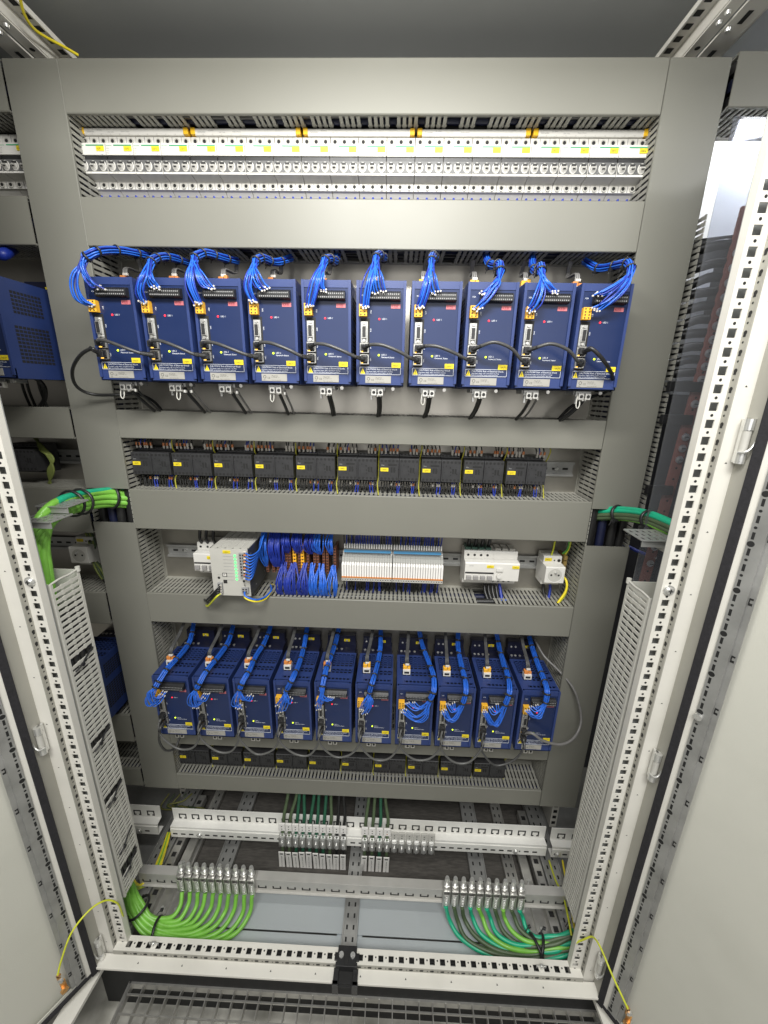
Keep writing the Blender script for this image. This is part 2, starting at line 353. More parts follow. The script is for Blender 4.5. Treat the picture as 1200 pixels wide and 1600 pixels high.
# top depth rails under the roof
for sx in (-1, 1):
    mb = MB(PAINT, DARK, CHROME)
    b = lambda a, c, *r, m=0: mb.box(min(sx * a, sx * c), max(sx * a, sx * c), *r, m)
    b(548, 575, -40, 470, 1992, 1994); b(575, 577, -40, 470, 1972, 1994); b(545, 548, -40, 470, 1985, 1994)
    for y in range(-30, 460, 25): mb.box(sx * 560 - 6, sx * 560 + 6, y - 6, y + 6, 1991.4, 1991.8, 1)
    b(577, 598, -40, 470, 1970, 1973)
    for y in range(-20, 460, 50): mb.disc((sx * 588, y, 1969.6), 4.5, 'z', 10, 1)
    mb.disc((sx * 586, 210, 1969), 5, 'z', 10, 2, d=-4, r2=3.5); mb.disc((sx * 586, 228, 1969), 5, 'z', 10, 2, d=-4, r2=3.5)
    b(600, 634, -40, 470, 1966, 1969); b(634, 636, -40, 470, 1966, 1992); b(636, 662, -40, 470, 1990, 1992)
    for y in range(-30, 460, 25): mb.box(sx * 650 - 5, sx * 650 + 5, y - 5, y + 5, 1989.4, 1989.8, 1)
    for y in range(-10, 460, 75): mb.box(sx * 617 - 4, sx * 617 + 4, y - 12, y + 12, 1965.4, 1965.8, 1); mb.disc((sx * 606, y + 20, 1965), 5, 'z', 8, 2, d=-4, r2=4)
    for y in (120, 300): b(548, 660, y, y + 18, 1960, 1963); mb.disc((sx * 560, y + 9, 1959), 6, 'z', 8, 2, d=-4); mb.disc((sx * 640, y + 9, 1959), 6, 'z', 8, 2, d=-4)
    mb.part('roof_rail', cab, bevel=0.6)

# floor grating
gr = MB(STEEL, STEEL)
for x in range(-560, 650, 34): gr.box(x - 1.2, x + 1.2, -700, 0, -116, -98)
for y in range(-700, 0, 34): gr.box(-560, 640, y - 1.6, y + 1.6, -103, -98.6, 1)
gr.box(-566, 652, -2, 2, -118, -97.5); gr.box(-568, -562, -700, 2, -118, -97.5); gr.box(648, 654, -700, 2, -118, -97.5)
gr.solo('floor_grating', 'galvanised steel floor grating in front of the cabinet plinth', 'grating')
for sx, nm in ((-1, 'left'), (1, 'right')):
    s_ = MB(PAINT); s_.prismz([(sx * 598, -16), (sx * 640, -40), (sx * 700, -700), (sx * 655, -700)], 2, 12)
    s_.solo('threshold_strip', 'pale metal threshold strip running forward from the %s cabinet corner' % nm, 'trim strip', 'threshold strips beside the grating')

# ------------------------------------------------------------------ slotted trunking
def comb_y(mb, a0, a1, pos, axis, gaps=(), pitch=10.5, w=6.2, y0=YC + 3, y1=YP, th=2.0, mats=0):
    """comb wall running along x (axis='x', at height pos) or z (axis='z', at x = pos)"""
    def bx(a, b, ya, yb):
        if axis == 'x': mb.box(a, b, ya, yb, pos - th / 2, pos + th / 2, mats)
        else: mb.box(pos - th / 2, pos + th / 2, ya, yb, a, b, mats)
    bx(a0, a1, y1 - 12, y1)
    n = int((a1 - a0) / pitch); st = (a1 - a0) / n
    for i in range(n):
        c = a0 + st * (i + 0.5)
        if any(g0 < c < g1 for g0, g1 in gaps): continue
        bx(c - w / 2, c + w / 2, y0, y1 - 12)
        for yy in (y0 + 30, y0 + 58): bx(c - w / 2 - 1.25, c - w / 2, yy, yy + 5); bx(c + w / 2, c + w / 2 + 1.25, yy, yy + 5)
        bx(c - w / 2 - 1.25, c - w / 2, y0, y0 + 5); bx(c + w / 2, c + w / 2 + 1.25, y0, y0 + 5)
def duct_h(x0, x1, z0, z1, label, group='horizontal trunking runs', gt=(), gb=(), top=True, bot=True, cover=True, y=0):
    t = thing('cable_duct', label, 'cable trunking', ((x0 + x1) / 2, YP, z0), group)
    off = ((x0 + x1) / 2, YP, z0)
    b = MB(COMB)
    if top: comb_y(b, x0, x1, z1 - 2.2, 'x', gt)
    if bot: comb_y(b, x0, x1, z0 + 2.2, 'x', gb)
    b.box(x0, x1, YP - 2.5, YP - 0.3, z0 + 1, z1 - 1)
    b.part('slotted_body', t, off=off)
    w = MB(WBLACK, WFILL); ny, nz = 4, max(2, int((z1 - z0 - 12) / 19))  # dark wires added inside so the slots read as deep shade
    for a in range(ny):
        for c in range(nz):
            zz = z0 + 13 + (z1 - z0 - 26) * c / max(1, nz - 1); yy = 274 + 21 * a
            w.tube([(x0 + 6, yy, zz)] + [(x0 + (x1 - x0) * k / 7, yy + random.uniform(-3, 3), zz + random.uniform(-2.5, 2.5)) for k in range(1, 7)] + [(x1 - 6, yy, zz)], 9.5, n=7, sub=3, m=1 if (a + c) % 3 == 1 else 0)
    w.part('dark_wire_filling', t, off=off)
    if cover:
        c = MB(DUCT); c.prism([(YC + 6, z0 - 0.2), (YC + 1.2, z0 - 0.2), (YC, z0 + 1.2), (YC, z1 - 1.2), (YC + 1.2, z1 + 0.2), (YC + 6, z1 + 0.2), (YC + 6, z1 - 1), (YC + 2.5, z1 - 2), (YC + 2.5, z0 + 2), (YC + 6, z0 + 1)], x0 + 1, x1 - 1)
        c.part('cover', t, off=off)
    return t
def duct_v(x0, x1, z0, z1, label, holes_l=True, holes_r=True, cz=None, group='upright trunking runs'):
    off = ((x0 + x1) / 2, YP, z0); t = thing('cable_duct', label, 'cable trunking', off, group)
    b = MB(COMB)
    if holes_l: comb_y(b, z0, z1, x0 + 2.2, 'z')
    if holes_r: comb_y(b, z0, z1, x1 - 2.2, 'z')
    b.box(x0, x1, YP - 2.5, YP - 0.3, z0, z1); b.part('slotted_body', t, off=off)
    w = MB(WBLACK, WFILL)  # dark wires packed in to put shade behind the slots
    for a in range(4):
        for c in range(4):
            xx = x0 + 15 + (x1 - x0 - 30) * c / 3; yy = 276 + 20 * a
            w.tube([(xx, yy, z0 + 5)] + [(xx + random.uniform(-3, 3), yy + random.uniform(-3, 3), z0 + (z1 - z0) * k / 7) for k in range(1, 7)] + [(xx, yy, z1 - 5)], 10, n=7, sub=3, m=1 if (a + c) % 3 == 1 else 0)
    w.part('dark_wire_filling', t, off=off)
    c = MB(DUCTV); ca, cb = cz or (z0, z1)
    c.prismz([(x0 - 0.2, YC + 5), (x0 - 0.2, YC + 1), (x0 + 1, YC - 0.5), (x1 - 1, YC - 0.5), (x1 + 0.2, YC + 1), (x1 + 0.2, YC + 5), (x1 - 2, YC + 2.2), (x0 + 2, YC + 2.2)], ca, cb)
    c.part('cover', t, off=off); return t
XL, XR = -529, 534
g6 = [(XL + 30 + 54 * k + 20, XL + 30 + 54 * k + 33) for k in range(1, 20)]
duct_h(XL, XR, 1865, 1944, 'topmost wide grey trunking cover above the white circuit breakers', gb=g6, top=False)
duct_h(XL, XR, 1655, 1737, 'wide grey trunking between the breakers and the upper drives', gb=[(x, x + 14) for x in (-330, -230, -130, -20, 80, 180, 280, 380)])
duct_h(XL, XR, 1281, 1342, 'grey trunking below the upper row of blue drives')
duct_h(XL, XR, 1067, 1163, 'broad grey trunking under the upper black contactors')
duct_h(XL, XR, 814, 896, 'grey trunking under the terminal blocks and relay strip', gt=[(300, 311), (318, 330), (336, 348)])
duct_h(XL, XR, 418, 500, 'grey trunking behind the lower row of blue drives')
duct_h(XL, XR, 250, 306, 'lowest grey trunking at the bottom of the mounting plate')
duct_v(-630, XL, 1164, 1943, 'upper left upright trunking cover beside the drives')
duct_v(-630, XL, 250, 1164, 'lower left upright trunking cover below the green cables', cz=(250, 1081))
duct_v(XR + 1, 637, 1148, 1943, 'upper right upright trunking cover beside the drives')
duct_v(XR + 1, 637, 250, 1148, 'lower right upright trunking cover below the teal cables', cz=(250, 1058))

# slotted trunking on the inside of both front posts
def side_duct(sx, z1, nm):
    t = thing('side_cable_duct', 'light grey slotted trunking fixed upright behind the %s front post' % nm, 'cable trunking', (sx * 575, 50, 190), 'slotted side trunking on the posts')
    off = (sx * 575, 50, 190); b = MB(SLOT, INKG, DARK, CHROME)
    X = lambda a, c: (min(sx * a, sx * c), max(sx * a, sx * c))
    x0, x1 = X(543.5, 545.5); y0, y1 = 22, 92; za, zb = 190, z1
    b.box(x0, x1, y0, y0 + 5, za, zb); b.box(x0, x1, y1 - 6, y1, za, zb)
    z = za + 4; k = 0; gaps = {(840, 858)} if sx < 0 else set()
    gaps = [(846, 862), (642, 652), (480, 490), (330, 340), (255, 268)] if sx < 0 else []
    while z < zb - 6:
        if not any(a < z < c for a, c in gaps):
            b.box(x0, x1, y0 + 5, y1 - 6, z, z + 6.3)
            for yy in (y0 + 22, y0 + 44): b.box(x0 - 0.2, x1 + 0.2, yy, yy + 5, z - 1.3, z + 7.6)
            k += 1
        z += 12.3
    a, c = X(545.5, 608); b.box(a, c, y0, y0 + 2, za, zb); b.box(a, c, y1 - 2, y1, za, zb); a, c = X(606, 608); b.box(a, c, y0, y1, za, zb)
    b.part('slotted_body', t, off=off)
    w = MB(WBLACK)  # black tubes added inside to darken the slots like shade
    for c in range(4): w.tube([(sx * (553 + c * 0.5), 30 + 17 * c, za + 6), (sx * 553, 32 + 16 * c, (za + zb) / 2), (sx * 553, 30 + 17 * c, zb - 60)], 8.2, n=7, sub=4)
    w.part('dark_wire_filling', t, off=off)
    for (z_, l) in ((850, 1),) if False else [(g[0] + 6, 1) for g in gaps]:
        tie = MB(BLACK); X0 = sx * 541; tie.tube([(X0, 30, z_ - 12), (X0 - sx * 3, 45, z_ - 6), (X0, 62, z_ + 1), (X0 + sx * 2, 84, z_ + 8)], 1.8, m=0); tie.disc((X0 - sx * 2, 46, z_ - 6), 4, 'x', 8, d=4)
        tie.part('cable_tie', t, off=off)
    rim = MB(WHITE2)
    rim.tube([(sx * 544.5, 24, zb), (sx * 544.5, 46, zb + 1.5), (sx * 544.5, 68, zb), (sx * 544.5, 90, zb + 2)], 2.2, m=0); rim.disc((sx * 544.5, 90, zb - 3), 4.5, 'z', 10, d=10)
    rim.part('rim', t, off=off)
    return t
side_duct(-1, 1036, 'left'); side_duct(1, 1050, 'right')
# bolt heads on posts
for sx, z, nm in ((-1, 79.586 + 25 * (47 - 8), 'left'), (1, 79.586 + 25 * (61 - 21), 'right')):
    b = MB(CHROME, DARK); b.disc((sx * 556, -0.5, z), 9.5, 'y', 20, 0, d=-2.5, r2=9); b.disc((sx * 556, -3, z), 7, 'y', 16, 0, d=-3.5, r2=5)
    b.box(sx * 556 - 4, sx * 556 + 4, -6.8, -6.4, z - 0.9, z + 0.9, 1); b.box(sx * 556 - 0.9, sx * 556 + 0.9, -6.9, -6.5, z - 4, z + 4, 1)
    b.solo('pan_head_screw', 'shiny cross-head screw and washer in the square holes of the %s post' % nm, 'screw', 'large screws in the front posts')

# ------------------------------------------------------------------ doors
def door(sx, ang, nm):
    a = math.radians(ang)
    t = thing('cabinet_door', 'open grey sheet steel door with perforated stiffener at the %s edge' % nm, 'cabinet door', (sx * 600, -38, 0), 'open cabinet doors')
    t.rotation_euler = (0, 0, 0)
    T = Vector((sx * math.sin(a), -math.cos(a), 0)); N = Vector((-sx * math.cos(a), -math.sin(a), 0))   # along the door / into view
    def slab(mb, t0, t1, n0, n1, z0, z1, m=0):
        P = [T * t0 + N * n0, T * t1 + N * n0, T * t1 + N * n1, T * t0 + N * n1]
        if sx > 0: P = P[::-1]
        mb.add([(p.x, p.y, z0) for p in P] + [(p.x, p.y, z1) for p in P], [(0, 3, 2, 1), (4, 5, 6, 7), (0, 1, 5, 4), (1, 2, 6, 5), (2, 3, 7, 6), (3, 0, 4, 7)], m)
    def spot(mb, tt, nn, z, r, m, n=12, d=0):
        c = T * tt + N * nn; mb.disc((c.x, c.y, z), r, N, n, m, d=d)
    z0, z1 = 30, 1990
    p = MB(DOORP); slab(p, 0, 590, -22, -20, z0, z1); slab(p, 0, 1.5, -20, 0, z0, z1); slab(p, 0, 590, -20, -1, z0, z0 + 2); slab(p, 0, 22, -2, 0, z0, z1)
    slab(p, 22, 590, -2, 0, z0, z0 + 25); slab(p, 588, 590, -20, 0, z0, z1); slab(p, 44, 590, -14, -12, z0, z1)
    p.part('door_panel', t)
    g = MB(RUBBER); slab(g, -1, 12, 0, 7, z0 + 5, z1); slab(g, 12, 590, 0, 6, z0 + 8, z0 + 18); g.part('gasket', t, bevel=1)
    w = MB(PAINT); slab(w, 12, 21, 0, 4, z0 + 6, z1); w.part('edge_strip', t)
    r = MB(GALV, DARK, CHROME)
    slab(r, 21.5, 41, -2, 6, z0 + 24, z1 - 10); slab(r, 41, 49, -2, 1, z0 + 24, z1 - 10)
    zz = z0 + 34; i = 0
    while zz < z1 - 30:
        c = i % 6
        if c == 0: spot(r, 26.5, 6.2, zz, 4.6, 1)
        elif c % 2: slab(r, 24.7, 28.3, 6.0, 6.3, zz - 5.5, zz + 5.5, 1)
        else: spot(r, 26.5, 6.2, zz, 2.2, 1, 8)
        if i % 8 == 3: slab(r, 42, 47, 1.1, 1.4, zz - 6, zz - 2, 1); slab(r, 42, 43.4, 1.1, 1.5, zz - 6, zz + 6, 1); slab(r, 42, 47, 1.1, 1.4, zz + 3, zz + 6, 1)
        zz += 12.5; i += 1
    for zb in ((880,) if sx > 0 else (1010,)): spot(r, 26.5, 5.5, zb, 6, 2, 12, d=6)
    r.part('stiffener_rail', t)
    # earthing stud with lug at the foot
    e = MB(CHROME, BRONZE); c = T * 58 + N * 2
    spot(e, 60, -6, z0 + 52, 5, 0, 10, d=14); spot(e, 60, 4, z0 + 52, 8, 1, 6, d=5); slab(e, 54, 64, 0, 4, z0 + 52, z0 + 76, 1)
    e.part('earthing_stud', t)
    return t
DOORS = {1: door(1, 33, 'right'), -1: door(-1, 30, 'left')}
# hinges on the sealing fold
def hinge(sx, z, nm):
    d = DOORS[sx]; b = MB(CHROME)
    for dz in (24, -24): b.disc((0, 0, dz - 8), 6.5, 'z', 18, 0, d=16)
    b.box(-2, 2, 0, 12, -32, 32); h = b.part('hinge', d, bevel=0.8); h.location = Vector((-sx * 8, 12, z)) * S
    p = MB(WHITE2); p.disc((0, 0, -15), 5.5, 'z', 16, d=30); p.part('pin', h)
    l = MB(CHROME); l.tube([(-sx * 7, -2, -16), (-sx * 3, -10, -14), (sx * 5, -10, -6), (sx * 8, -8, 8), (sx * 8, -6, 18)], 1.8); l.part('clip', h)
for sx, v, nm in ((1, 690, 'right door at the upper post'), (1, 1205, 'right door at mid height'), (1, 1515, 'right door near the bottom corner'), (-1, 1160, 'left door at mid height'), (-1, 1490, 'left door near the bottom corner')):
    u = {690: 1165, 1205: 1028, 1515: 938, 1160: 60, 1490: 152}[v]
    hinge(sx, at(u, v, x=sx * 592).z, nm)

# ================================================================== DEVICES ON THE MOUNTING PLATE
def din_rail(x0, x1, z, label, m=GALV):
    b = MB(m, DARK, CHROME)
    b.prism([(YP, z - 13), (YP, z + 13), (YP - 1.2, z + 13), (YP - 6.5, z + 13), (YP - 6.5, z + 17.5), (YP - 7.7, z + 17.5), (YP - 7.7, z + 11.8), (YP - 1.2, z + 11.8), (YP - 1.2, z - 11.8), (YP - 7.7, z - 11.8), (YP - 7.7, z - 17.5), (YP - 6.5, z - 17.5), (YP - 6.5, z - 13)], x0, x1)
    x = x0 + 14
    while x < x1 - 10: b.box(x, x + 13, YP - 1.6, YP - 1.25, z - 2.6, z + 2.6, 1); x += 25
    for x in (x0 + 48, x1 - 40): b.disc((x, YP - 1, z), 5.5, 'y', 12, 2, d=-4, r2=4)
    return b.solo('mounting_rail', label, 'mounting rail', 'steel mounting rails')
din_rail(XL + 12, XR - 12, 1820, 'steel mounting rail behind the white circuit breakers')
din_rail(XL + 12, XR - 12, 1220, 'steel mounting rail carrying the upper black contactors')
din_rail(XL + 12, XR - 12, 973, 'steel mounting rail carrying the power supply and terminals')
din_rail(XL + 12, XR - 12, 343, 'steel mounting rail carrying the lower black contactors')

# ---- three pole circuit breakers, 54 mm wide, origin on the rail at the left edge
def breaker():
    t = thing('circuit_breaker', 'x', 'circuit breaker', (0, 0, 0), 'three pole breakers in the top row')
    b = MB(WHITE, INKG, DARK)
    prof = [(350, 1778), (350, 1864), (318, 1864), (318, 1853.5), (302, 1853), (301, 1838), (289, 1837), (288, 1834), (288, 1817.5), (295, 1817), (295, 1809.5), (288, 1809), (288, 1787.5), (308, 1785), (311, 1783), (312, 1771.5), (318, 1770.5), (326, 1764)]
    b.prism(prof[::-1], 0.6, 53.4)
    for xx in (18, 36): b.box(xx - 0.35, xx + 0.35, 300.6, 302, 1838.5, 1852.5, 1); b.box(xx - 0.3, xx + 0.3, 310.3, 312, 1771.8, 1783, 1)
    for k in range(3):
        for dz in (0, 2.2): b.box(4.5 + 18 * k, 13.5 + 18 * k, 303.0, 309.0, 1785.2 - dz * 0, 1785.9, 1) if False else None
    for k in range(3):
        x = 9 + 18 * k
        b.box(x - 5, x + 5, 309.5, 312, 1775, 1776.0, 1) if False else None
        for dz in (0, 2.6): b.box(x - 4.6, x + 4.6, 306.9, 307.3, 1786.2 - dz * 0 + 0, 1786.6, 1) if False else None
    b.part('body', t, bevel=0.5)
    for k in range(3):
        x = 9 + 18 * k
        q = MB(WHITE2, DARK); q.disc((x, 301.2, 1845.5), 4.9, 'y', 14, 0, d=-1.2); q.disc((x, 299.8, 1845.3), 3.2, 'y', 12, 1); q.part('screw_terminal', t)
        q = MB(WHITE2, DARK); q.disc((x, 311.0, 1777.5), 5.0, 'y', 14, 0, d=-1.4); q.disc((x, 309.5, 1777.5), 3.2, 'y', 12, 1); q.part('screw_terminal', t)
    q = MB(mat('toggle_shadow_gap', (0.10, 0.10, 0.10), 0.5)); q.box(1.0, 53.0, 287.3, 287.9, 1791, 1809.4); q.part('toggle_shade_strip', t)  # dark strip paints the shade between the toggles
    for k in range(3):
        g = MB(TOGG, WHITE, INK); x = 9 + 18 * k
        n = len(g.v); g.disc((0, 0, 0), 8.2, 'y', 20, 1, d=-1.6, r2=7.4); g.disc((0, -1.7, 0), 6.6, 'y', 18, 0)
        g.tr(n, lambda v: Vector((v.x * 0.92 + x, v.y + 287.9, v.z * 1.1 + 1799.5)))
        g.box(x - 4.4, x + 4.4, 285.2, 286.4, 1803.2, 1806.4, 2)
        g.add([(x - 4.4, 286.2, 1803), (x + 4.4, 286.2, 1803), (x + 4.4, 280.5, 1799.5), (x - 4.4, 280.5, 1799.5), (x - 4.4, 286.2, 1793.4), (x + 4.4, 286.2, 1793.4)], [(0, 3, 2, 1), (3, 4, 5, 2), (0, 4, 3), (1, 2, 5)], 1)
        g.box(x - 2.6, x + 2.6, 279.9, 283, 1796.9, 1797.6, 2)
        g.part('toggle', t)
    d = MB(BLACK); d.box(0.8, 53.2, 290.5, 294.8, 1809.7, 1817.2); d.part('locking_bar', t)
    l = MB(WHITE, GRN, INKG)
    l.box(17, 51.5, 287.2, 288, 1831.9, 1833.5, 1); l.text('Schneider', 2, 287.5, 1831.5, 2.9, 1); l.text('iC60N', 2, 287.5, 1827.2, 2.2, 2); l.text('C 4 A', 2, 287.5, 1823.5, 2.2, 2); l.text('400V~', 2, 287.5, 1820, 2.0, 2)
    l.text('3P', 45, 287.5, 1816.6, 3, 2); l.text('O-OFF   I-ON', 8, 287.5, 1789, 2.2, 2)
    for k in range(3): l.box(4.5 + 18 * k, 13.5 + 18 * k, 307.6, 307.9, 1787, 1787.5, 2)
    l.part('printing', t)
    y = MB(YEL, INK); y.box(34, 52, 286.9, 288, 1823.2, 1831.4); y.part('yellow_label', t)
    return t
proto = breaker(); remember(proto)
labs = ['-02F%d' % k for k in (1, 2, 3, 4)] + ['-03F%d' % k for k in (1, 2, 3, 4)] + ['-04F%d' % k for k in (1, 2, 3, 4)] + ['-07F%d' % k for k in (3, 4, 5, 6)] + ['-08F%d' % k for k in (2, 4, 5, 6)]
X0B = -539.5
for i in range(20):
    o = proto if i == 0 else copy_tree(proto)
    o.location = Vector((X0B + 54 * i, 0, 0)) * S
    o['label'] = 'white three pole circuit breaker, %s from the left in the top row' % ordn(i)
    for c in [c for c in (bpy.data.objects) if c.parent == o and c.name.startswith('yellow_label')]:
        m = MB(YEL, INK); m.box(36.5, 51.5, 286.9, 288, 1823.6, 1831.2); m.text(labs[i], 37.3, 286.7, 1825.5, 4.4, 1); c.data = m.mesh('yellow_label')
# comb busbars across four breakers each, with amber end caps
for k in range(5):
    x0 = X0B + 216 * k
    t = thing('comb_busbar', 'white comb busbar with amber caps above the %s group of four breakers from the left' % ordn(k), 'busbar', (x0, 357, 1858), 'comb busbars above the breakers')
    off = (x0, 357, 1858)
    b = MB(WHITE, INKG); b.prism([(312, 1853.3), (312, 1864.6), (298, 1864.6), (297, 1863.6), (297, 1853.3)][::-1], x0 + 12, x0 + 205)
    b.text('Schneider', x0 + 17, 296.7, 1857.5, 3.8, 1); b.text('IEC 60947', x0 + 37, 296.7, 1860, 2.6, 1); b.text('690V 100A', x0 + 58, 296.7, 1857, 2.6, 1); b.text('Made in France', x0 + 84, 296.7, 1858, 2.6, 1)
    for j in range(12): b.text('L%d' % (j % 3 + 1), x0 + 8 + 18 * j, 296.7, 1854, 2.4, 1) if j > 0 else None
    b.part('bar', t, bevel=0.5, off=off)
    for xa in (x0 + 3, x0 + 205):
        c = MB(AMBER); c.box(xa, xa + 9, 295.5, 313, 1854.5, 1865.4); c.part('end_cap', t, bevel=1, off=off)
# feeder wires rising into the trunking above the breakers
for i in range(20):
    x = X0B + 27 + 54 * i
    w = MB(WBLACK, FERR); w.tube([(x, 325, 1862), (x - 2, 322, 1885), (x, 318, 1908)], 3.2, m=0); w.disc((x, 318, 1866), 3.4, 'z', 8, 1, d=6)
    w.solo('feeder_wire', 'black feeder wire above the %s breaker from the left' % ordn(i), 'wire', 'feeder wires above the breakers')
# blue wires leaving below the breakers
for i in range(20):
    w = MB(WDBLUE)
    for k in range(3):
        x = X0B + 54 * i + 9 + 18 * k; w.tube([(x, 326, 1770), (x, 322, 1757), (x, 300, 1733)], 2.4, n=6)
    w.solo('load_wires', 'three dark blue wires below the %s breaker from the left' % ordn(i), 'wires', 'load wires below the breakers')

# ---- drives, 90 x 180 mm front; origin at the lower left front corner
def drive(lower=False):
    t = thing('servo_drive', 'x', 'servo drive', (0, 0, 0), 'x')
    dep = 118
    h = MB(BLUEH, DARK)
    # shell as separate walls so that the vents are real openings
    h.box(0, 2, 0, dep, 0, 180); h.box(88, 90, 0, dep, 0, 180); h.box(2, 88, 0, dep, 0, 2)
    h.box(2, 88, 3, 5, 166, 180); h.box(2, 88, dep - 2, dep, 2, 178)
    # top grid
    zt = 180
    def top(y0, y1, x0=2, x1=88): h.box(x0, x1, y0, y1, zt - 2, zt)
    top(3, 12); top(19, 36); top(52, 62); top(112, dep)
    def grid(y0, y1, rows, xa, xb, cols, solid_l=True):
        if xa > 2: top(y0, y1, 2, xa)
        if xb < 88: top(y0, y1, xb, 88)
        for c in range(cols + 1):
            x = xa + (xb - xa) * c / cols; h.box(x - 1.5, x + 1.5, y0, y1, zt - 1.8, zt)
        for r in range(1, rows): y = y0 + (y1 - y0) * r / rows; h.box(xa, xb, y - 1.3, y + 1.3, zt - 1.8, zt)
    grid(12, 19, 1, 20, 84, 7); grid(36, 52, 2, 14, 86, 7); grid(62, 112, 6, 10, 86, 7)
    h.box(2, 88, 8, dep - 3, 140, 150, 1)
    # side grids (dark slots)
    for sx, x in ((-1, -0.25), (1, 90.05)):
        for (z0, z1, y0, y1) in ((120, 165, 25, 95), (30, 105, 20, 100)):
            r = int((z1 - z0) / 7)
            for a in range(r):
                for c in range(9):
                    yy = y0 + (y1 - y0) * c / 9; h.box(x, x + 0.2, yy, yy + (y1 - y0) / 9 - 1.6, z0 + 7 * a, z0 + 7 * a + 5, 1)
    # rims
    h.box(0, 5, -3, 0, 6, 180); h.box(85, 90, -3, 0, 6, 180); h.box(5, 85, -1.5, 3, 167.5, 180); h.box(0, 90, 0, 3, 0, 19)
    h.part('housing', t, bevel=0.9)
    p = MB(NAVY, DARK, INKW, YEL); p.box(5, 85, -0.4, 1.5, 19, 167.2)
    p.box(7.5, 24.5, -0.6, 0.5, 35, 118, 1)
    p.text('LED 1', 47, -0.7, 116.0, 3.8, 2); p.text('LED 2', 47, -0.7, 54.5, 3.8, 2); p.text('Network Status', 47, -0.7, 50.2, 3.8, 2)
    p.text('X2A', 9, -0.7, 155, 3.4, 2)
    for z, s_ in ((126, 'X2B'), (95, 'X4A'), (66, 'X4B'), (44, 'X4C')): p.text(s_, 27.5, -0.7, z, 3.2, 2, plane='z90')
    # warning strip
    for a in ((6, 84, 20.6, 21.2), (6, 84, 33.0, 33.6), (6, 6.6, 20.6, 33.6), (83.4, 84, 20.6, 33.6)): p.box(a[0], a[1], -0.8, -0.4, a[2], a[3], 2)
    p.add([(7.5, -0.8, 21.8), (16.5, -0.8, 21.8), (12, -0.8, 32)], [(0, 1, 2)], 3); p.box(11.6, 12.4, -0.95, -0.8, 24.6, 28.6, 1); p.box(11.6, 12.4, -0.95, -0.8, 23, 23.8, 1)
    p.text('CAUTION! Risk of Electrical Shock', 18, -0.9, 28.6, 4.1, 2); p.text('Disconnect supply, wait 5 min before touching', 18, -0.9, 25.2, 2.7, 2); p.text('Refer to instruction manual before operating', 18, -0.9, 22.2, 2.7, 2)
    p.part('front_panel', t)
    for z, nm, m in ((117, 'status_led', RED), (55, 'status_led', LGRN)):
        l = MB(m); l.disc((42, -0.4, z), 1.9, 'y', 14, 0, d=-1.2, r2=1.5); l.part(nm, t, label='red status light' if z > 100 else 'yellow-green status light')
    b = MB(PINK, PINKI); b.box(63, 80, -1.0, -0.4, 135, 142); b.text('KEB', 64.4, -1.15, 136.3, 6.6, 1); b.part('badge', t)
    y = MB(YEL, INK); y.box(66.5, 83.5, -1.6, -0.9, 33.2, 42); y.text('-16KF1', 67.6, -1.75, 35.6, 4.8, 1); y.part('yellow_label', t)
    y = MB(PLATEL, INK); y.box(17, 66, -1.0, 0.4, 5, 18.2); y.disc((23, -1.1, 12.5), 3, 'y', 12, 1); y.disc((23, -1.15, 12.5), 2.2, 'y', 12, 0); y.text('CE', 28, -1.1, 9, 4.6, 1); y.text('UK', 20, -1.1, 6, 3, 1)
    for i, z in enumerate((15.4, 13.4, 11.4, 7)): y.text(['Type 13.F6.A1E', 'In 3x400V 50Hz', 'Out 3x0..400V  4,1A', 'Made in Germany 2022'][i], 36, -1.1, z - 0.8, 1.9, 1)
    y.part('type_label', t)
    # terminal strip
    c = MB(BLACK, INKG); c.prism([(2, 146), (2, 163), (-6, 162), (-12, 158), (-12, 148), (-6, 146)][::-1], 22, 80)
    for k in range(15):
        for z in (150.2, 156): c.box(25 + k * 3.6, 26.9 + k * 3.6, -12.3, -12.0, z - 1, z + 1, 1)
    for k in range(16): c.box(23.6 + k * 3.6, 23.9 + k * 3.6, -12.5, -2, 146, 161, 0)
    c.part('terminal_strip', t, bevel=0.5)
    o = MB(YTERM, DARK); o.box(5.5, 20, -11, 0, 120, 140)
    for k in range(4):
        for j in range(2): o.disc((9 + 7 * j, -11.1, 122.6 + 4.9 * k), 1.5, 'y', 8, 1)
    o.part('orange_connector', t, bevel=0.5)
    s = MB(STEEL, BLACK, GALV); s.box(8, 21, -1.8, 0, 77, 112.5, 2); s.prism([(-1.5, 83), (-7, 84), (-7, 105), (-1.5, 106)], 10.3, 18.7, 0)
    s.box(11.2, 17.8, -7.4, -6.9, 85, 104, 1)
    for z in (80, 109.3): s.disc((14.5, -2, z), 2.6, 'y', 8, 0, d=-4)
    s.part('serial_port', t, bevel=0.4)
    for z in (38.5, 58.5):
        j = MB(STEEL, DARK); j.box(7, 9, -4, 0, z, z + 17.5); j.box(21, 23.5, -4, 0, z, z + 17.5); j.box(7, 23.5, -4, 0, z + 16, z + 17.5); j.box(7, 23.5, -4, 0, z, z + 1.2); j.box(9, 21, -1, 0, z + 1.2, z + 16, 1)
        jp = j.part('network_port', t)
        l = MB(LORG); l.box(9.4, 12.4, -4.3, -1, z + 1.5, z + 4.2); l.part('port_led', jp)
    # dark heat sink section behind
    r = MB(BLUED, DARK, CHROME); r.box(2, 88, dep, 177, 3, 150); r.box(4, 86, dep, 177, 150, 176); r.box(6, 84, 160, 177, 0, 205)
    for x in (12, 22, 34, 48): r.disc((x, dep + 20, 176.2), 3.4, 'z', 10, 2, d=1.5)
    for x in (15, 27, 60): r.disc((x, 159.5, 190), 2.6, 'y', 8, 2, d=-2)
    r.box(50, 66, 159.2, 159.9, 194, 201, 0)
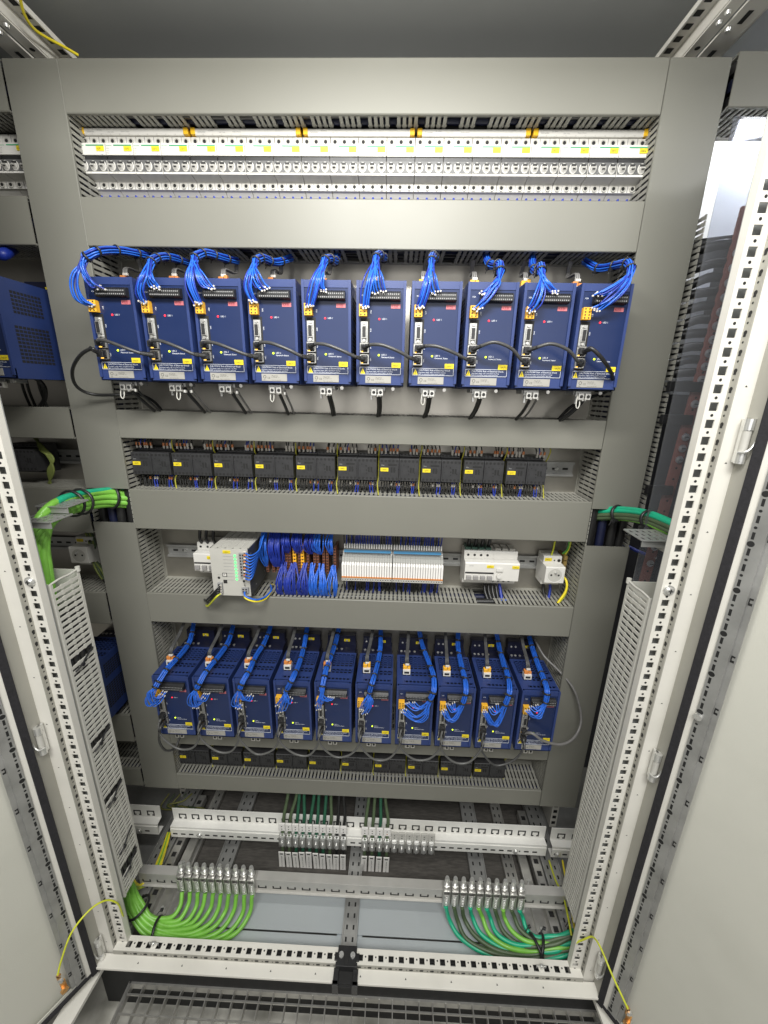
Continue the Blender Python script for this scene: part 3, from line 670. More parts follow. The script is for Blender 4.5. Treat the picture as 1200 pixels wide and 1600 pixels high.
    r.part('heat_sink', t, bevel=0.8)
    y = MB(YEL, INK); y.box(52, 68, 158.6, 159.6, 187, 194.5); y.text('-16KF1', 53, 158.4, 189.2, 4.2, 1); y.part('rear_label', t)
    k = MB(GALV, STEEL, DARK); k.box(22, 55, 20, 60, -9, -1.5); k.box(26, 30, 16, 22, -26, -2); k.box(24, 50, 14, 16, -12, -2, 0)
    for x in (33, 46): k.box(x - 5, x + 5, 8, 18, -18, -6, 1); k.disc((x, 7.5, -12), 3.2, 'y', 10, 2)
    k.disc((70, 12, -5), 3.4, 'y', 10, 1, d=3)
    k.part('shield_clamp', t, bevel=0.5)
    return t
dr = drive(); remember(dr)
YD = 178
D1 = [(-491 + 100 * i, 1402) for i in range(10)]; D2 = [(-493 + 100 * i, 535) for i in range(10)]
first = True
for row, D in (('upper', D1), ('lower', D2)):
    for i, (x, z) in enumerate(D):
        o = dr if first else copy_tree(dr); first = False
        o.location = Vector((x, YD, z)) * S
        o['label'] = 'blue drive unit, %s from the left in the %s row of drives' % (ordn(i), row); o['group'] = 'blue drive units in two rows'

# ---- black contactors with their wires
def contactor():
    t = thing('contactor_pair', 'x', 'contactor', (0, 0, 0), 'black contactors in two rows')
    b = MB(CONT, DARK, INKG)
    b.prism([(350, -34), (350, 34), (312, 34), (311, 27), (283, 26), (282, 25), (282, -25), (283, -26), (311, -27), (312, -34)], 0, 44.6)
    b.prism([(350, -34), (350, 34), (312, 34), (311, 27), (283, 26), (282, 25), (282, -25), (283, -26), (311, -27), (312, -34)], 45.4, 90)
    for x0 in (0, 45.4):
        for k in range(5):
            for z in (20.5, -20.5): b.disc((x0 + 5 + 8.8 * k, 281.7, z), 2.9, 'y', 8, 1)
            for z in (30.5, -30.5): b.disc((x0 + 5 + 8.8 * k, 311.4, z), 2.8, 'y', 8, 1)
    for k in range(14): b.disc((random.uniform(6, 84), 281.7, random.uniform(-13, 13)), random.uniform(0.8, 1.8), 'y', 6, 1)
    for x in (26, 70): b.box(x, x + 4, 281.5, 282, -6, 6, 1); b.box(x + 6, x + 10, 281.5, 282, -6, 6, 1)
    b.box(45.4, 48, 279, 282, -23, 23); b.box(20, 40, 281.5, 282, 10, 14, 1)
    b.text('3RA', 4, 281.6, 9, 4, 2)
    b.part('body', t, bevel=0.8)
    y = MB(YEL, INK); y.box(2.5, 20.5, 281, 282, -3.6, 4.6); y.text('-16KF1', 3.6, 280.8, -1.2, 4.9, 1); y.part('yellow_label', t)
    return t
cp = contactor(); remember(cp); first = True
def contactor_wires(x0, zc, ztop, zbot, label, dark):
    t = thing('contactor_wires', label, 'wires', (x0, 310, zc), 'wiring of the black contactors'); off = (x0, 310, zc)
    for k, x in enumerate((5, 14, 24, 31, 40, 71, 78, 86)):
        w = MB(WBLACK, WDBLUE, FORNG, FERR); xx = x0 + x + random.uniform(-1, 1)
        w.tube([(xx, 302, zc + 33), (xx + random.uniform(-3, 3), 300, zc + 48), (xx + random.uniform(-5, 5), 312, ztop)], 1.5, n=5, sub=3, m=0 if random.random() < 0.75 else 1)
        w.disc((xx, 301, zc + 34), 2.6, 'z', 7, 3, d=6); w.disc((xx, 300.5, zc + 40), 2.9, 'z', 7, 2 if random.random() < 0.62 else 3, d=7)
        w.part('wire', t, off=off)
    for k in range(15):
        w = MB(WBLACK, WDBLUE, FORNG, FERR); xx = x0 + 5 + 5.8 * k + random.uniform(-1, 1)
        w.tube([(xx, 305, zc - 30), (xx + random.uniform(-2, 2), 298, zc - 42), (xx + random.uniform(-3, 3), 296, zbot)], 1.5, n=5, sub=3, m=1 if k in (6, 7, 12, 13) else 0)
        if k in (4, 6, 7, 12, 13): w.disc((xx, 299.5, zc - 40), 2.5, 'z', 7, random.choice((2, 3)), d=6)
        w.part('wire', t, off=off)
YSTR = mat('dark_yellow_wire', (0.42, 0.40, 0.04), 0.5, amt=0.3, scale=50)  # darker yellow for the earth wires between the contactors
def earth_strand(x, zc, ztop, zbot, label):
    w = MB(YSTR)
    w.tube([(x, 300, ztop), (x + 3, 290, zc + 52), (x + 1, 296, zc + 33), (x + 0.5, 306, zc + 20), (x + .5, 306, zc - 20), (x - 1, 292, zc - 38), (x + 2, 288, zbot)], 1.5, n=6)
    w.solo('earth_wire', label, 'earth wire', 'yellow earth wires between the contactors')
for row, zc, ztop, zbot in (('upper', 1220, 1284, 1158), ('lower', 343, 424, 300)):
    for i in range(10):
        x0 = -528 + 96.6 * i
        o = cp if first else copy_tree(cp); first = False
        o.location = Vector((x0, 0, zc)) * S; o['label'] = 'black contactor block, %s from the left in the %s contactor row' % (ordn(i), row)
        contactor_wires(x0, zc, ztop, zbot, 'dark wires at the %s contactor from the left, %s row' % (ordn(i), row), True)
        earth_strand(x0 + 93, zc, ztop, zbot, 'yellow-green earth wire right of the %s contactor in the %s row' % (ordn(i), row))

# ---- middle row: small breaker, power supply, terminals, relays, residual current breaker, socket
def modular(x0, w, name, label, cat, zc=973, poles=2, yl='-10F1'):
    t = thing(name, label, cat, (x0, 357, zc - 45)); off = (x0, 357, zc - 45)
    d = zc - 973
    prof = [(350, 1016), (312, 1016), (310, 1013), (310, 996), (286, 995), (285, 993), (285, 948), (309, 945), (310, 932), (318, 928), (350, 928)]
    b = MB(WHITE, DARK, TOGG, INKG); b.prism([(y, z + d) for y, z in prof], x0, x0 + w)
    for k in range(poles):
        x = x0 + 9 + 18 * k
        b.disc((x, 309.8, 1004 + d), 3, 'y', 12, 1); b.disc((x, 308.5, 938 + d), 3, 'y', 12, 1)
    b.part('body', t, bevel=0.6, off=off)
    g = MB(BLACK, TOGG); g.box(x0 + 1, x0 + 18 * poles - 1, 284, 285, 968 + d, 972 + d)
    for k in range(poles): g.box(x0 + 3 + 18 * k, x0 + 15 + 18 * k, 279, 285, 954 + d, 964 + d, 1)
    g.part('toggle_row', t, bevel=0.6, off=off)
    y = MB(YEL, INK); y.box(x0 + 18 * poles - 19, x0 + 18 * poles - 2, 284, 285, 981 + d, 989 + d); y.text(yl, x0 + 18 * poles - 18, 283.8, 983 + d, 4.8, 1); y.part('yellow_label', t, off=off)
    return t, off
t, off = modular(-412, 54, 'circuit_breaker', 'small white circuit breaker on the rail beside the grey power supply', 'circuit breaker', poles=3, yl='-10F1')
w = MB(WBLACK)
for x in (-400, -384, -366): w.tube([(x, 312, 1014), (x, 305, 1030), (x + 3, 310, 1064)], 4, n=8)
w.solo('supply_cables', 'black cables above the small breaker beside the power supply', 'cables')
# residual current breaker, 133 mm wide
x0 = 267
t = thing('residual_current_breaker', 'wide white residual current circuit breaker with two yellow labels', 'circuit breaker', (x0, 357, 928)); off = (x0, 357, 928)
prof = [(350, 1016), (312, 1016), (310, 1013), (310, 996), (287, 995), (285, 992), (285, 948), (309, 944), (310, 930), (318, 924), (350, 924)]
b = MB(WHITE, DARK, INKG); b.prism(prof, x0, x0 + 72); b.prism([(y + 0.6, z) for y, z in prof], x0 + 72.4, x0 + 133)
for k in range(4): b.disc((x0 + 10 + 16 * k, 309.7, 1005), 3.2, 'y', 12, 1); b.disc((x0 + 78 + 13 * k, 308.5, 937), 3.2, 'y', 12, 1)
b.text('iDT40', x0 + 10, 284.7, 985, 4, 2); b.part('body', t, bevel=0.7, off=off)
g = MB(BLACK, TOGG, WHITE); g.box(x0 + 1, x0 + 71, 283.6, 285, 966, 970)
for k in range(4): g.box(x0 + 4 + 17 * k, x0 + 16 + 17 * k, 277, 285, 952, 961, 1)
g.disc((x0 + 84, 284, 962), 6, 'y', 16, 2, d=-5); g.box(x0 + 76, x0 + 92, 281, 285, 974, 982, 2); g.part('toggle_row', t, bevel=0.6, off=off)
for xa, s_ in ((x0 + 53, '-10F2.1'), (x0 + 115, '-10F2.2')):
    y = MB(YEL, INK); y.box(xa, xa + 17, 283.8, 285, 982, 989); y.text(s_, xa + 1, 283.6, 983.6, 4.4, 1); y.part('yellow_label', t, off=off)
c = MB(mat('green_terminal_cover', (0.05, 0.12, 0.09), 0.5), WHITE2)
for k in range(4): c.box(x0 + 3 + 17 * k, x0 + 17 + 17 * k, 318, 348, 1016, 1022)
for k in range(3): c.box(x0 + 78 + 18 * k, x0 + 92 + 18 * k, 318, 348, 1016, 1021, 1)
c.part('terminal_covers', t, bevel=0.6, off=off)
w = MB(WBLACK, WDBLUE, WBLUE)
for k in range(4): w.tube([(x0 + 12 + 17 * k, 330, 1020), (x0 + 12 + 17 * k, 322, 1040), (x0 + 14 + 16 * k, 320, 1066)], 4.5, n=8)
w.solo('supply_cables', 'thick black cables above the residual current breaker', 'cables')
w = MB(WBLACK, WDBLUE, WBLUE)
for k in range(5): w.tube([(x0 + 62 + 9 * k, 326, 928), (x0 + 60 + 10 * k, 310, 908), (x0 + 66 + 9 * k, 295, 890)], 4, n=8, m=1 if k == 4 else 0)
w.tube([(x0 + 66, 300, 889), (x0 + 90, 292, 890), (x0 + 112, 290, 893)], 2, m=2)
w.solo('outgoing_cables', 'black and dark blue cables below the residual current breaker', 'cables')

# service socket
def socket(x0, zc, label, yl='-10X1'):
    t = thing('service_socket', label, 'socket', (x0, 357, zc - 45), 'white rail mounted sockets'); off = (x0, 357, zc - 45); d = zc - 973
    b = MB(WHITE, DARK, INKG); b.prism([(350, 1008 + d), (312, 1008 + d), (310, 1006 + d), (310, 988 + d), (350, 988 + d)], x0, x0 + 45)
    b.prism([(350, 990 + d), (286, 990 + d), (284, 988 + d), (284, 948 + d), (286, 946 + d), (350, 946 + d)], x0 - 1, x0 + 46)
    b.prism([(350, 948 + d), (308, 946 + d), (308, 932 + d), (350, 932 + d)], x0, x0 + 45)
    b.disc((x0 + 38, 309.7, 997 + d), 4, 'y', 14, 1, d=-0.5); b.disc((x0 + 27, 309.7, 997 + d), 2, 'y', 10, 1)
    for k in (13, 32): b.disc((x0 + k, 307.7, 938 + d), 2.4, 'y', 10, 1)
    b.part('body', t, bevel=0.9, off=off)
    r = MB(WHITE, WHITE2, DARK, CHROME); c = (x0 + 22.5, 284, 967.5 + d)
    n = 28; vs = []
    for rr, yy in ((19.5, 283.4), (18.5, 283.2), (17.5, 284.0), (16.8, 296)):
        vs += [(c[0] + rr * math.cos(2 * math.pi * k / n), yy if yy != 296 else 283.9, c[2] + rr * math.sin(2 * math.pi * k / n)) for k in range(n)]
    r.add(vs, [(a * n + k, a * n + (k + 1) % n, (a + 1) * n + (k + 1) % n, (a + 1) * n + k) for a in range(3) for k in range(n)], 0, True)
    r.disc((c[0], 283.85, c[2]), 17, 'y', 28, 1)
    for dx in (-9, 9): r.disc((c[0] + dx, 283.7, c[2] + 1), 2.6, 'y', 12, 2)
    r.disc((c[0], 283.7, c[2] + 9), 2.6, 'y', 12, 3, d=-7, r2=2)
    r.part('socket_face', t, off=off)
    y = MB(YEL, INK); y.box(x0 + 3, x0 + 20, 309, 310, 995 + d, 1003 + d); y.text(yl, x0 + 4, 308.8, 997 + d, 4.8, 1); y.part('yellow_label', t, off=off)
socket(465, 973, 'white socket with yellow label at the right end of the middle rail')
w = MB(WYEL, WGREEN2, WYEL2)
w.tube([(486, 318, 1006), (489, 318, 1030), (492, 322, 1066)], 2.2); w.tube([(528 - 10, 325, 1000), (524, 312, 1030), (528, 318, 1066)], 2.4, m=0); w.tube([(514, 320, 1012), (521, 312, 1030), (524, 318, 1066)], 2.0, m=1)
w.tube([(510, 320, 962), (522, 296, 950), (522, 288, 925), (505, 284, 893)], 3.0, m=2); w.tube([(513, 322, 960), (526, 300, 945), (524, 292, 915), (512, 290, 893)], 2.4, m=0)
w.solo('earth_wires', 'yellow-green earth wires around the white socket on the middle rail', 'earth wires')
w = MB(WDBLUE, WBLACK); w.tube([(480, 330, 935), (478, 318, 912), (482, 306, 892)], 3.5, m=1); w.tube([(495, 330, 935), (496, 320, 915), (492, 310, 892)], 3.5)
w.solo('socket_cables', 'dark cables below the white socket on the middle rail', 'cables')
# earth terminal behind socket
b = MB(mat('brown_terminal', (0.25, 0.17, 0.05), 0.5), DARK)
for k in range(4): b.box(513.5, 521, 305, 348, 958 + 14 * k, 969 + 14 * k)
b.solo('earth_terminal', 'brown and yellow earth terminal beside the white socket', 'terminal')

# power supply
x0, x1 = -337, -248
t = thing('power_supply', 'light grey power supply with a column of eight green lights', 'power supply', (x0, 357, 917)); off = (x0, 357, 917)
b = MB(WHITE2, DARK); b.box(x0, x1, 221, 224, 917, 1037); b.box(x0, x0 + 2, 224, 345, 917, 1037); b.box(x0, x1, 224, 345, 917, 919); b.box(x0, x1, 224, 228, 1035, 1037); b.box(x0, x1, 340, 345, 1035, 1037)
for k in range(6): x = x0 + (x1 - x0) * k / 5; b.box(max(x0, x - 1.6), min(x1, x + 1.6), 224, 345, 1035, 1037)
for k in range(1, 16): y = 224 + 120 * k / 16; b.box(x0, x1, y - 2.2, y + 2.2, 1035.3, 1036.7)
b.box(x0 + 2, x1 - 2, 226, 340, 1020, 1022, 1); b.part('housing', t, off=off)
b = MB(mat('charcoal_side_panel', (0.05, 0.05, 0.05), 0.4), WHITE2); b.box(x1 - 1.5, x1 + 0.3, 224.5, 345, 917, 1035)
for y_, z_ in ((240, 1020), (300, 990), (260, 930), (325, 935)): b.disc((x1 + 0.35, y_, z_), 2, 'x', 10, 1)
b.part('side_panel', t, off=off)
p = MB(WHITE, INKG, INK, DARK)
for k in range(8): z = 1018 - 8.6 * k; p.box(x0 + 30, x0 + 52, 220.6, 221, z, z + 0.7, 1); p.text(str(k + 1), x0 + 64, 220.7, z - 1, 3, 1)
p.box(x0 + 25, x0 + 36, 220.5, 221, 966, 976, 2); p.box(x0 + 26.5, x0 + 34.5, 220.3, 220.5, 967.5, 974.5, 0); p.text('P', x0 + 28, 220.2, 968.6, 7, 2); p.box(x0 + 26, x0 + 35, 220.5, 221, 949, 958, 2)
p.disc((x0 + 16, 220.6, 963), 3.2, 'y', 12, 3); p.disc((x0 + 17, 220.6, 951), 1.5, 'y', 8, 3); p.text('QUINT', x0 + 78.5, 220.6, 935, 6, 2, plane='z90'); p.disc((x0 + 75, 220.6, 956), 3, 'y', 12, 3); p.text('DC OK', x0 + 14, 220.7, 970, 3, 1)
p.part('front_printing', t, off=off)
l = MB(LGREEN)
for k in range(8): l.disc((x0 + 58.5, 221, 1020.5 - 8.6 * k), 3.1, 'y', 14, d=-1.0, r2=2.6)
l.part('green_light_column', t, off=off)
c = MB(INKG, DARK); c.box(x0 + 70, x0 + 83, 215, 221, 968, 1029)
for k in range(8):
    for j in range(2): c.box(x0 + 72 + 6 * j, x0 + 75.5 + 6 * j, 214.7, 215, 971 + 7.3 * k, 975.5 + 7.3 * k, 1)
c.part('terminal_block', t, bevel=0.4, off=off); c = MB(INKG, DARK); c.box(x0 + 13, x0 + 24, 215, 221, 925, 952)
for k in range(3): c.box(x0 + 15, x0 + 21, 214.6, 215, 928 + 8 * k, 933 + 8 * k, 1)
c.part('terminal_block', t, bevel=0.4, off=off); c = MB(INKG, DARK); c.box(x0 + 70, x0 + 86, 215, 221, 928, 941)
for j in range(2):
    for k in range(2): c.box(x0 + 72 + 7 * j, x0 + 76 + 7 * j, 214.6, 215, 929.5 + 6 * k, 933 + 6 * k, 1)
c.part('terminal_block', t, bevel=0.4, off=off)
y = MB(YEL, INK); y.box(x0 + 31, x0 + 49, 220.2, 221, 1025.5, 1033); y.text('-10G1', x0 + 33, 220, 1027.2, 5, 1); y.part('yellow_label', t, off=off)
w = MB(WBLUE, FORNG, FERR)
for k in range(9):
    z = 1026 - 6.4 * k; a = at(381, 862 + 5.2 * k, y=212); a2 = at(392, 868 + 4.6 * k, y=206); b_ = at(405 - k * .6, 862 - 3 + k * 3.0, y=238); c_ = at(411 - k * 0.5, 840 + k, y=268)
    w.tube([a, a2, b_, c_, (c_.x + 4, 300, 1068)], 1.7, n=6); w.tube([a, a + Vector((6, -2, -1))], 2.4, n=7, m=1 if k % 2 else 2)
w.solo('output_wires', 'bright blue wires curving up from the power supply outputs', 'wires')
w = MB(WBLACK, WYEL, FERR)
for k, (ex, ey) in enumerate(((320, 940), (323, 942), (325, 945), (323, 949))):
    a = at(345, 915 + 4 * k, y=214); w.tube([a, at(338, 922 + 3.6 * k, y=205), at(ex + 2, ey - 2, y=235), at(ex - 1, ey + 2 - 6, y=262)], 2.3, m=1 if k == 3 else 0); w.disc(a, 3, 'y', 8, 2, d=-3)
w.solo('mains_wires', 'three black wires and a yellow-green wire at the power supply foot', 'wires')
w = MB(WBLUE, WYEL2)
for k in range(2): w.tube([at(382, 925 + k * 2, y=214), at(384, 932 + k * 3, y=206), at(400, 937 + k * 3, y=212), at(414, 933 + k * 3, y=240), at(424, 922 + k, y=270), at(423, 914, y=300), (-222, 325, 893)], 2.2, m=k)
w.solo('output_loop_wires', 'blue wire and yellow wire looping from the power supply into the trunking', 'wires')

# terminal towers with blue wiring
def tower(x, m, nm, zc=985, h=72, w_=6):
    b = MB(m, DARK); b.box(x, x + w_, 296, 348, zc - h / 2, zc + h / 2)
    n = 9
    for k in range(n): z = zc - h / 2 + (k + 0.5) * h / n; b.disc((x + w_ / 2, 295.7, z), 2.0, 'y', 8, 1); b.box(x - 0.2, x + w_ + 0.2, 294.5, 296, z + 2.6, z + 4.6, 0)
    return b.solo('terminal_tower', nm, 'terminal block', 'tall terminal blocks between power supply and relays')
towers = [(-232, REDB), (-217, REDB), (-205, REDB), (-182, REDB), (-174, REDB), (-163, YTERM), (-150, REDB), (-143, YTERM), (-128, REDB), (-111, REDB), (-103, REDB), (-88, REDB), (-79, REDB), (-60, REDB)]
for i, (x, m) in enumerate(towers): tower(x, m, '%s terminal tower, %s from the left beside the power supply' % ('amber' if m == YTERM else 'brown-red', ordn(i)), zc=983 if m == YTERM else 981, h=78 if m == YTERM else 70, w_=8 if m == YTERM else 6)
def spray(xc, w_, z0, z1, n, m, label, bow=8, y0=300, y1=300, yb=284, r=1.7):
    b = MB(m)
    for k in range(n):
        x = xc + random.uniform(-w_ / 2, w_ / 2); q = random.uniform(-bow, bow)
        b.tube([(x, y0, z0 + random.uniform(-6, 6)), (x + q, yb + random.uniform(-6, 6), (z0 * 0.6 + z1 * 0.4)), (x + q * 0.9 + random.uniform(-3, 3), yb + 4, z0 * 0.25 + z1 * 0.75), (xc + (x - xc) * 0.55, y1, z1)], r, n=6)
    return b.solo('wire_bunch', label, 'wires', 'blue wire bunches in the middle row')
k = 0
for xc, w_, n, m, nm in ((-205, 34, 26, WDBLUE, 'dark blue wires hanging over the leftmost terminal towers'), (-232, 14, 10, WBLUE, 'bright blue wires beside the power supply'), (-176, 18, 12, WDBLUE, 'dark blue wires above the third pair of towers'),
                      (-150, 22, 14, WDBLUE, 'dark blue wires between the two amber towers'), (-118, 16, 9, WDBLUE, 'dark blue wires right of the amber towers'), (-94, 16, 10, WBLUE, 'bright blue wires above the brown-red towers'), (-66, 10, 7, WBLUE, 'bright blue wires next to the relay strip')):
    spray(xc, w_, 1066, 962 if xc < -190 else 1000, n, m, nm, y0=318, y1=296, yb=280)
for xc, w_, n, m, nm in ((-185, 16, 14, WDBLUE, 'dark blue wires falling left into the trunking'), (-158, 18, 16, WDBLUE, 'dark blue wires falling below the amber towers'), (-130, 14, 12, WDBLUE, 'dark blue wires falling right of the amber towers'),
                      (-112, 12, 10, WBLUE, 'bright blue wires falling at the centre of the towers'), (-88, 18, 14, WBLUE, 'bright blue wires falling below the brown-red towers'), (-60, 14, 9, WBLUE, 'bright blue wires falling beside the relay strip')):
    spray(xc, w_, 972, 880, n, m, nm, bow=13, y0=292, y1=292, yb=266)
# relay strip, 40 slim modules
def relay():
    t = thing('slim_relay', 'x', 'relay', (0, 0, 0), 'slim white relays on the middle rail')
    b = MB(RELB, INKG); b.prism([(348, 1020), (322, 1020), (318, 1009), (302, 1008), (298, 1001), (285, 999), (282, 989), (348, 989)], 0.2, 5.95)
    b.box(1.2, 4.9, 299.5, 301, 1002, 1006, 1)
    b.part('base', t)
    b = MB(TAGW); b.prism([(348, 989), (276, 988), (270, 984), (270, 954), (348, 954)], 0.55, 5.5); b.part('plug_in_cover', t)
    b = MB(ORNG); b.box(0.4, 5.7, 269, 330, 950.5, 954); b.part('ejector', t)
    b = MB(WHITE2, DARK); b.prism([(348, 950.5), (270, 950.5), (270, 942), (300, 934), (348, 934)], 0.2, 5.95); b.disc((3.1, 269.8, 946), 1.5, 'y', 8, 1); b.part('lower_terminal', t)
    b = MB(TAGW, FORNG); b.disc((3.1, 312, 1012), 1.9, 'z', 6, 0, d=13); b.part('ferrule', t)
    return t
rp = relay(); remember(rp)
for i in range(40):
    o = rp if i == 0 else copy_tree(rp)
    o.location = Vector((-37 + 6.2 * i + (0 if i < 20 else 1.5), 0, 0)) * S; o['label'] = 'slim white relay module, %s from the left in the relay strip' % ordn(i)
for xa, xb, nm in ((-33, 83, 'left'), (90, 207, 'right')):
    b = MB(mat('blue_bridge_' + nm, (0.06, 0.22, 0.40), 0.4)); b.box(xa, xb, 290, 300, 1009.5, 1013); b.solo('plug_in_bridge', 'thin blue bridge along the %s half of the relay strip' % nm, 'bridge', 'blue bridges on the relay strip')
w = MB(WDBLUE, WBLACK)
for i in range(42):
    x = -35 + 5.9 * i; w.tube([(x, 312, 1024), (x + random.uniform(-2, 2), 308, 1045), (x + random.uniform(-4, 4), 312, 1068)], 1.5, n=5, m=random.choice((0, 0, 1)))
w.solo('relay_top_wires', 'dense dark blue wires rising behind the relay strip', 'wires')
w = MB(WDBLUE, WBLACK)
for i in range(60):
    x = -35 + 4.1 * i; w.tube([(x, 318, 936), (x + random.uniform(-3, 3), 314, 915), (x + random.uniform(-4, 4), 312, 890)], 1.6, n=5, m=random.choice((0, 1, 1)))
w.solo('relay_bottom_wires', 'dense dark wires dropping below the relay strip', 'wires')

# ================================================================== WIRE BUNDLES AND CABLES
def bundle(name, label, cat, pts, n, R, r, m, ties=(), fan=None, group=None, sub=5, tie_r=1.5, jitter=0.35, m2=None, ferr=None, tiemat=None, name_w='wire_strand', spread=1.0):
    """n strands of radius r packed in radius R along pts; fan = list of end paths the strands leave on"""
    pts = [Vector(p) for p in pts]; P = smooth_path(pts, sub); N = len(P)
    off = P[0]; t = thing(name, label, cat, off, group)
    fr = []
    u = (P[1] - P[0]).normalized().orthogonal().normalized()
    for i, p in enumerate(P):
        d = (P[min(i + 1, N - 1)] - P[max(i - 1, 0)]).normalized(); u = (u - d * u.dot(d)).normalized(); fr.append((u.copy(), d.cross(u), d))
    offs = [(0, 0)] if n > 4 else []
    ring = n - len(offs)
    inner = ring // 3 if n > 9 else 0
    for k in range(inner): offs.append((0.45 * R * math.cos(2 * math.pi * k / inner), 0.45 * R * math.sin(2 * math.pi * k / inner)))
    for k in range(ring - inner): offs.append(((R - r) * math.cos(2 * math.pi * k / (ring - inner)), (R - r) * math.sin(2 * math.pi * k / (ring - inner))))
    ends = list(fan or [])
    for k, (a, b) in enumerate(offs):
        w = MB(m if not m2 or k % 3 else m2, FERR); path = []
        for i in range(0, N, 2 if N > 8 else 1):
            uu, ww, d = fr[i]; tw = 0.5 * i / N; ca, sa = math.cos(tw), math.sin(tw)
            j = jitter * r
            path.append(P[i] + uu * ((a * ca - b * sa) + random.uniform(-j, j)) + ww * ((a * sa + b * ca) + random.uniform(-j, j)))
        if ends:
            e = ends[k % len(ends)]; g_ = (k // len(ends)) - 1; sp = spread * Vector((g_ * 5.5 + random.uniform(-1.5, 1.5), random.uniform(-3, 1), random.uniform(-4, 4))); path += [Vector(q) + sp * (0.9 if q is not e[0] else 0.7) for q in e[:-1]] + [Vector(e[-1]) + Vector((g_ * 4.6 * spread, 0, random.uniform(-3, 3)))]
        else:
            uu, ww, d = fr[-1]; path.append(P[-1] + uu * a + ww * b)
        w.tube(path, r, n=6, sub=4)
        if ends and ferr: w.disc(path[-1], r * 1.15, 'y', 7, 1, d=-3)
        w.part(name_w, t, off=off)
    for q in ties:
        i = min(N - 1, int(q * (N - 1))); tm = MB(tiemat or BLACK); tm.ring(P[i], fr[i][2], R + tie_r * 0.6, tie_r)
        c = P[i] + fr[i][0] * (R + 2.5); tm.disc(c - fr[i][2] * 2.5, 3, fr[i][2], 6, d=5); tm.tube([c, c + fr[i][0] * 7 + fr[i][1] * 3], 0.9, n=4)
        tm.part('cable_tie', t, off=off)
    return t
def A(*ps): return [at(p[0], p[1], y=p[2]) for p in ps]
# blue looms of the upper drives: route, then the fan
U1 = [
 ([(242, 402, 300), (215, 396, 255), (182, 391, 215), (152, 393, 170), (132, 404, 160)], [[(128, 420, 150), (140, 440, 155), (158, 452, 162)], [(118, 425, 150), (115, 447, 150), (123, 468, 155), (141, 478, 165)], [(133, 428, 152), (143, 445, 155), (154, 449, 162)], [(120, 430, 150), (119, 452, 150), (128, 470, 155), (142, 475, 165)]]),
 ([(294, 411, 300), (270, 403, 255), (248, 402, 215), (233, 412, 175)], [[(222, 430, 155), (216, 455, 155), (222, 473, 163)], [(232, 430, 158), (236, 443, 160), (242, 450, 163)], [(227, 430, 155), (220, 450, 156), (225, 471, 163)], [(236, 432, 158), (240, 440, 160), (246, 448, 163)]]),
 ([(371, 408, 300), (345, 402, 255), (320, 395, 215), (300, 406, 172)], [[(295, 425, 158), (297, 450, 156), (308, 475, 163)], [(310, 425, 158), (320, 442, 160), (328, 449, 163)], [(297, 425, 158), (300, 448, 156), (310, 472, 163)], [(308, 425, 158), (318, 444, 160), (331, 450, 163)]]),
 ([(455, 403, 300), (430, 410, 260), (410, 403, 215), (397, 410, 178)], [[(388, 428, 158), (385, 450, 156), (394, 472, 163)], [(398, 428, 158), (406, 446, 160), (414, 452, 163)], [(391, 428, 158), (388, 450, 156), (396, 470, 163)], [(395, 430, 158), (402, 446, 160), (411, 450, 163)]]),
 ([(527, 396, 300), (524, 408, 260), (514, 404, 220), (506, 408, 185)], [[(494, 430, 160), (486, 455, 158), (482, 478, 164)], [(500, 430, 160), (498, 446, 160), (502, 455, 163)], [(496, 430, 160), (490, 455, 158), (485, 478, 164)], [(503, 430, 160), (501, 446, 160), (506, 455, 163)]]),
 ([(602, 394, 300), (600, 403, 260), (592, 398, 220), (587, 405, 185)], [[(576, 430, 160), (570, 455, 158), (568, 480, 164)], [(590, 430, 160), (592, 448, 160), (595, 458, 163)], [(580, 430, 160), (573, 455, 158), (571, 480, 164)], [(584, 430, 160), (580, 448, 160), (582, 458, 163)]]),
 ([(681, 393, 300), (680, 403, 255), (676, 400, 215), (674, 410, 185)], [[(666, 435, 160), (660, 460, 158), (654, 482, 164)], [(674, 430, 160), (676, 448, 160), (680, 458, 163)], [(669, 435, 160), (663, 460, 158), (656, 480, 164)], [(670, 430, 160), (672, 448, 160), (675, 458, 163)]]),
 ([(759, 395, 300), (763, 410, 260), (773, 415, 225), (781, 413, 195), (782, 425, 180)], [[(774, 445, 160), (762, 465, 157), (745, 484, 163)], [(774, 440, 160), (763, 452, 160), (756, 458, 163)], [(772, 448, 160), (758, 468, 157), (743, 482, 163)], [(776, 440, 160), (766, 452, 160), (753, 460, 163)]]),
 ([(833, 395, 300), (832, 415, 262), (838, 425, 225), (845, 415, 190), (846, 425, 175)], [[(845, 450, 158), (838, 472, 156), (827, 487, 163)], [(850, 440, 160), (856, 450, 160), (862, 458, 163)], [(843, 450, 158), (836, 470, 156), (829, 484, 163)], [(852, 440, 160), (860, 450, 160), (867, 457, 163)]]),
 ([(913, 408, 300), (935, 419, 270), (960, 415, 225), (980, 411, 185), (986, 422, 165)], [[(975, 445, 152), (952, 468, 152), (932, 484, 162)], [(970, 440, 154), (945, 455, 156), (930, 460, 163)], [(978, 447, 152), (955, 468, 152), (928, 482, 162)], [(972, 442, 154), (948, 458, 156), (936, 460, 163)]]),
]
for i, (p, fan) in enumerate(U1):
    bundle('wire_loom', 'blue wire loom fanning out to the %s drive from the left, upper row' % ordn(i), 'wire loom', A(*p), 14, 7.2, 1.4, WBLUE,
           ties=(0.25, 0.5, 0.75, 0.98) if i in (0, 1, 2, 3, 9) else (0.35, 0.65, 0.98), fan=[A(*f) for f in fan], group='blue wire looms at the drives', m2=WDBLUE, ferr=True)
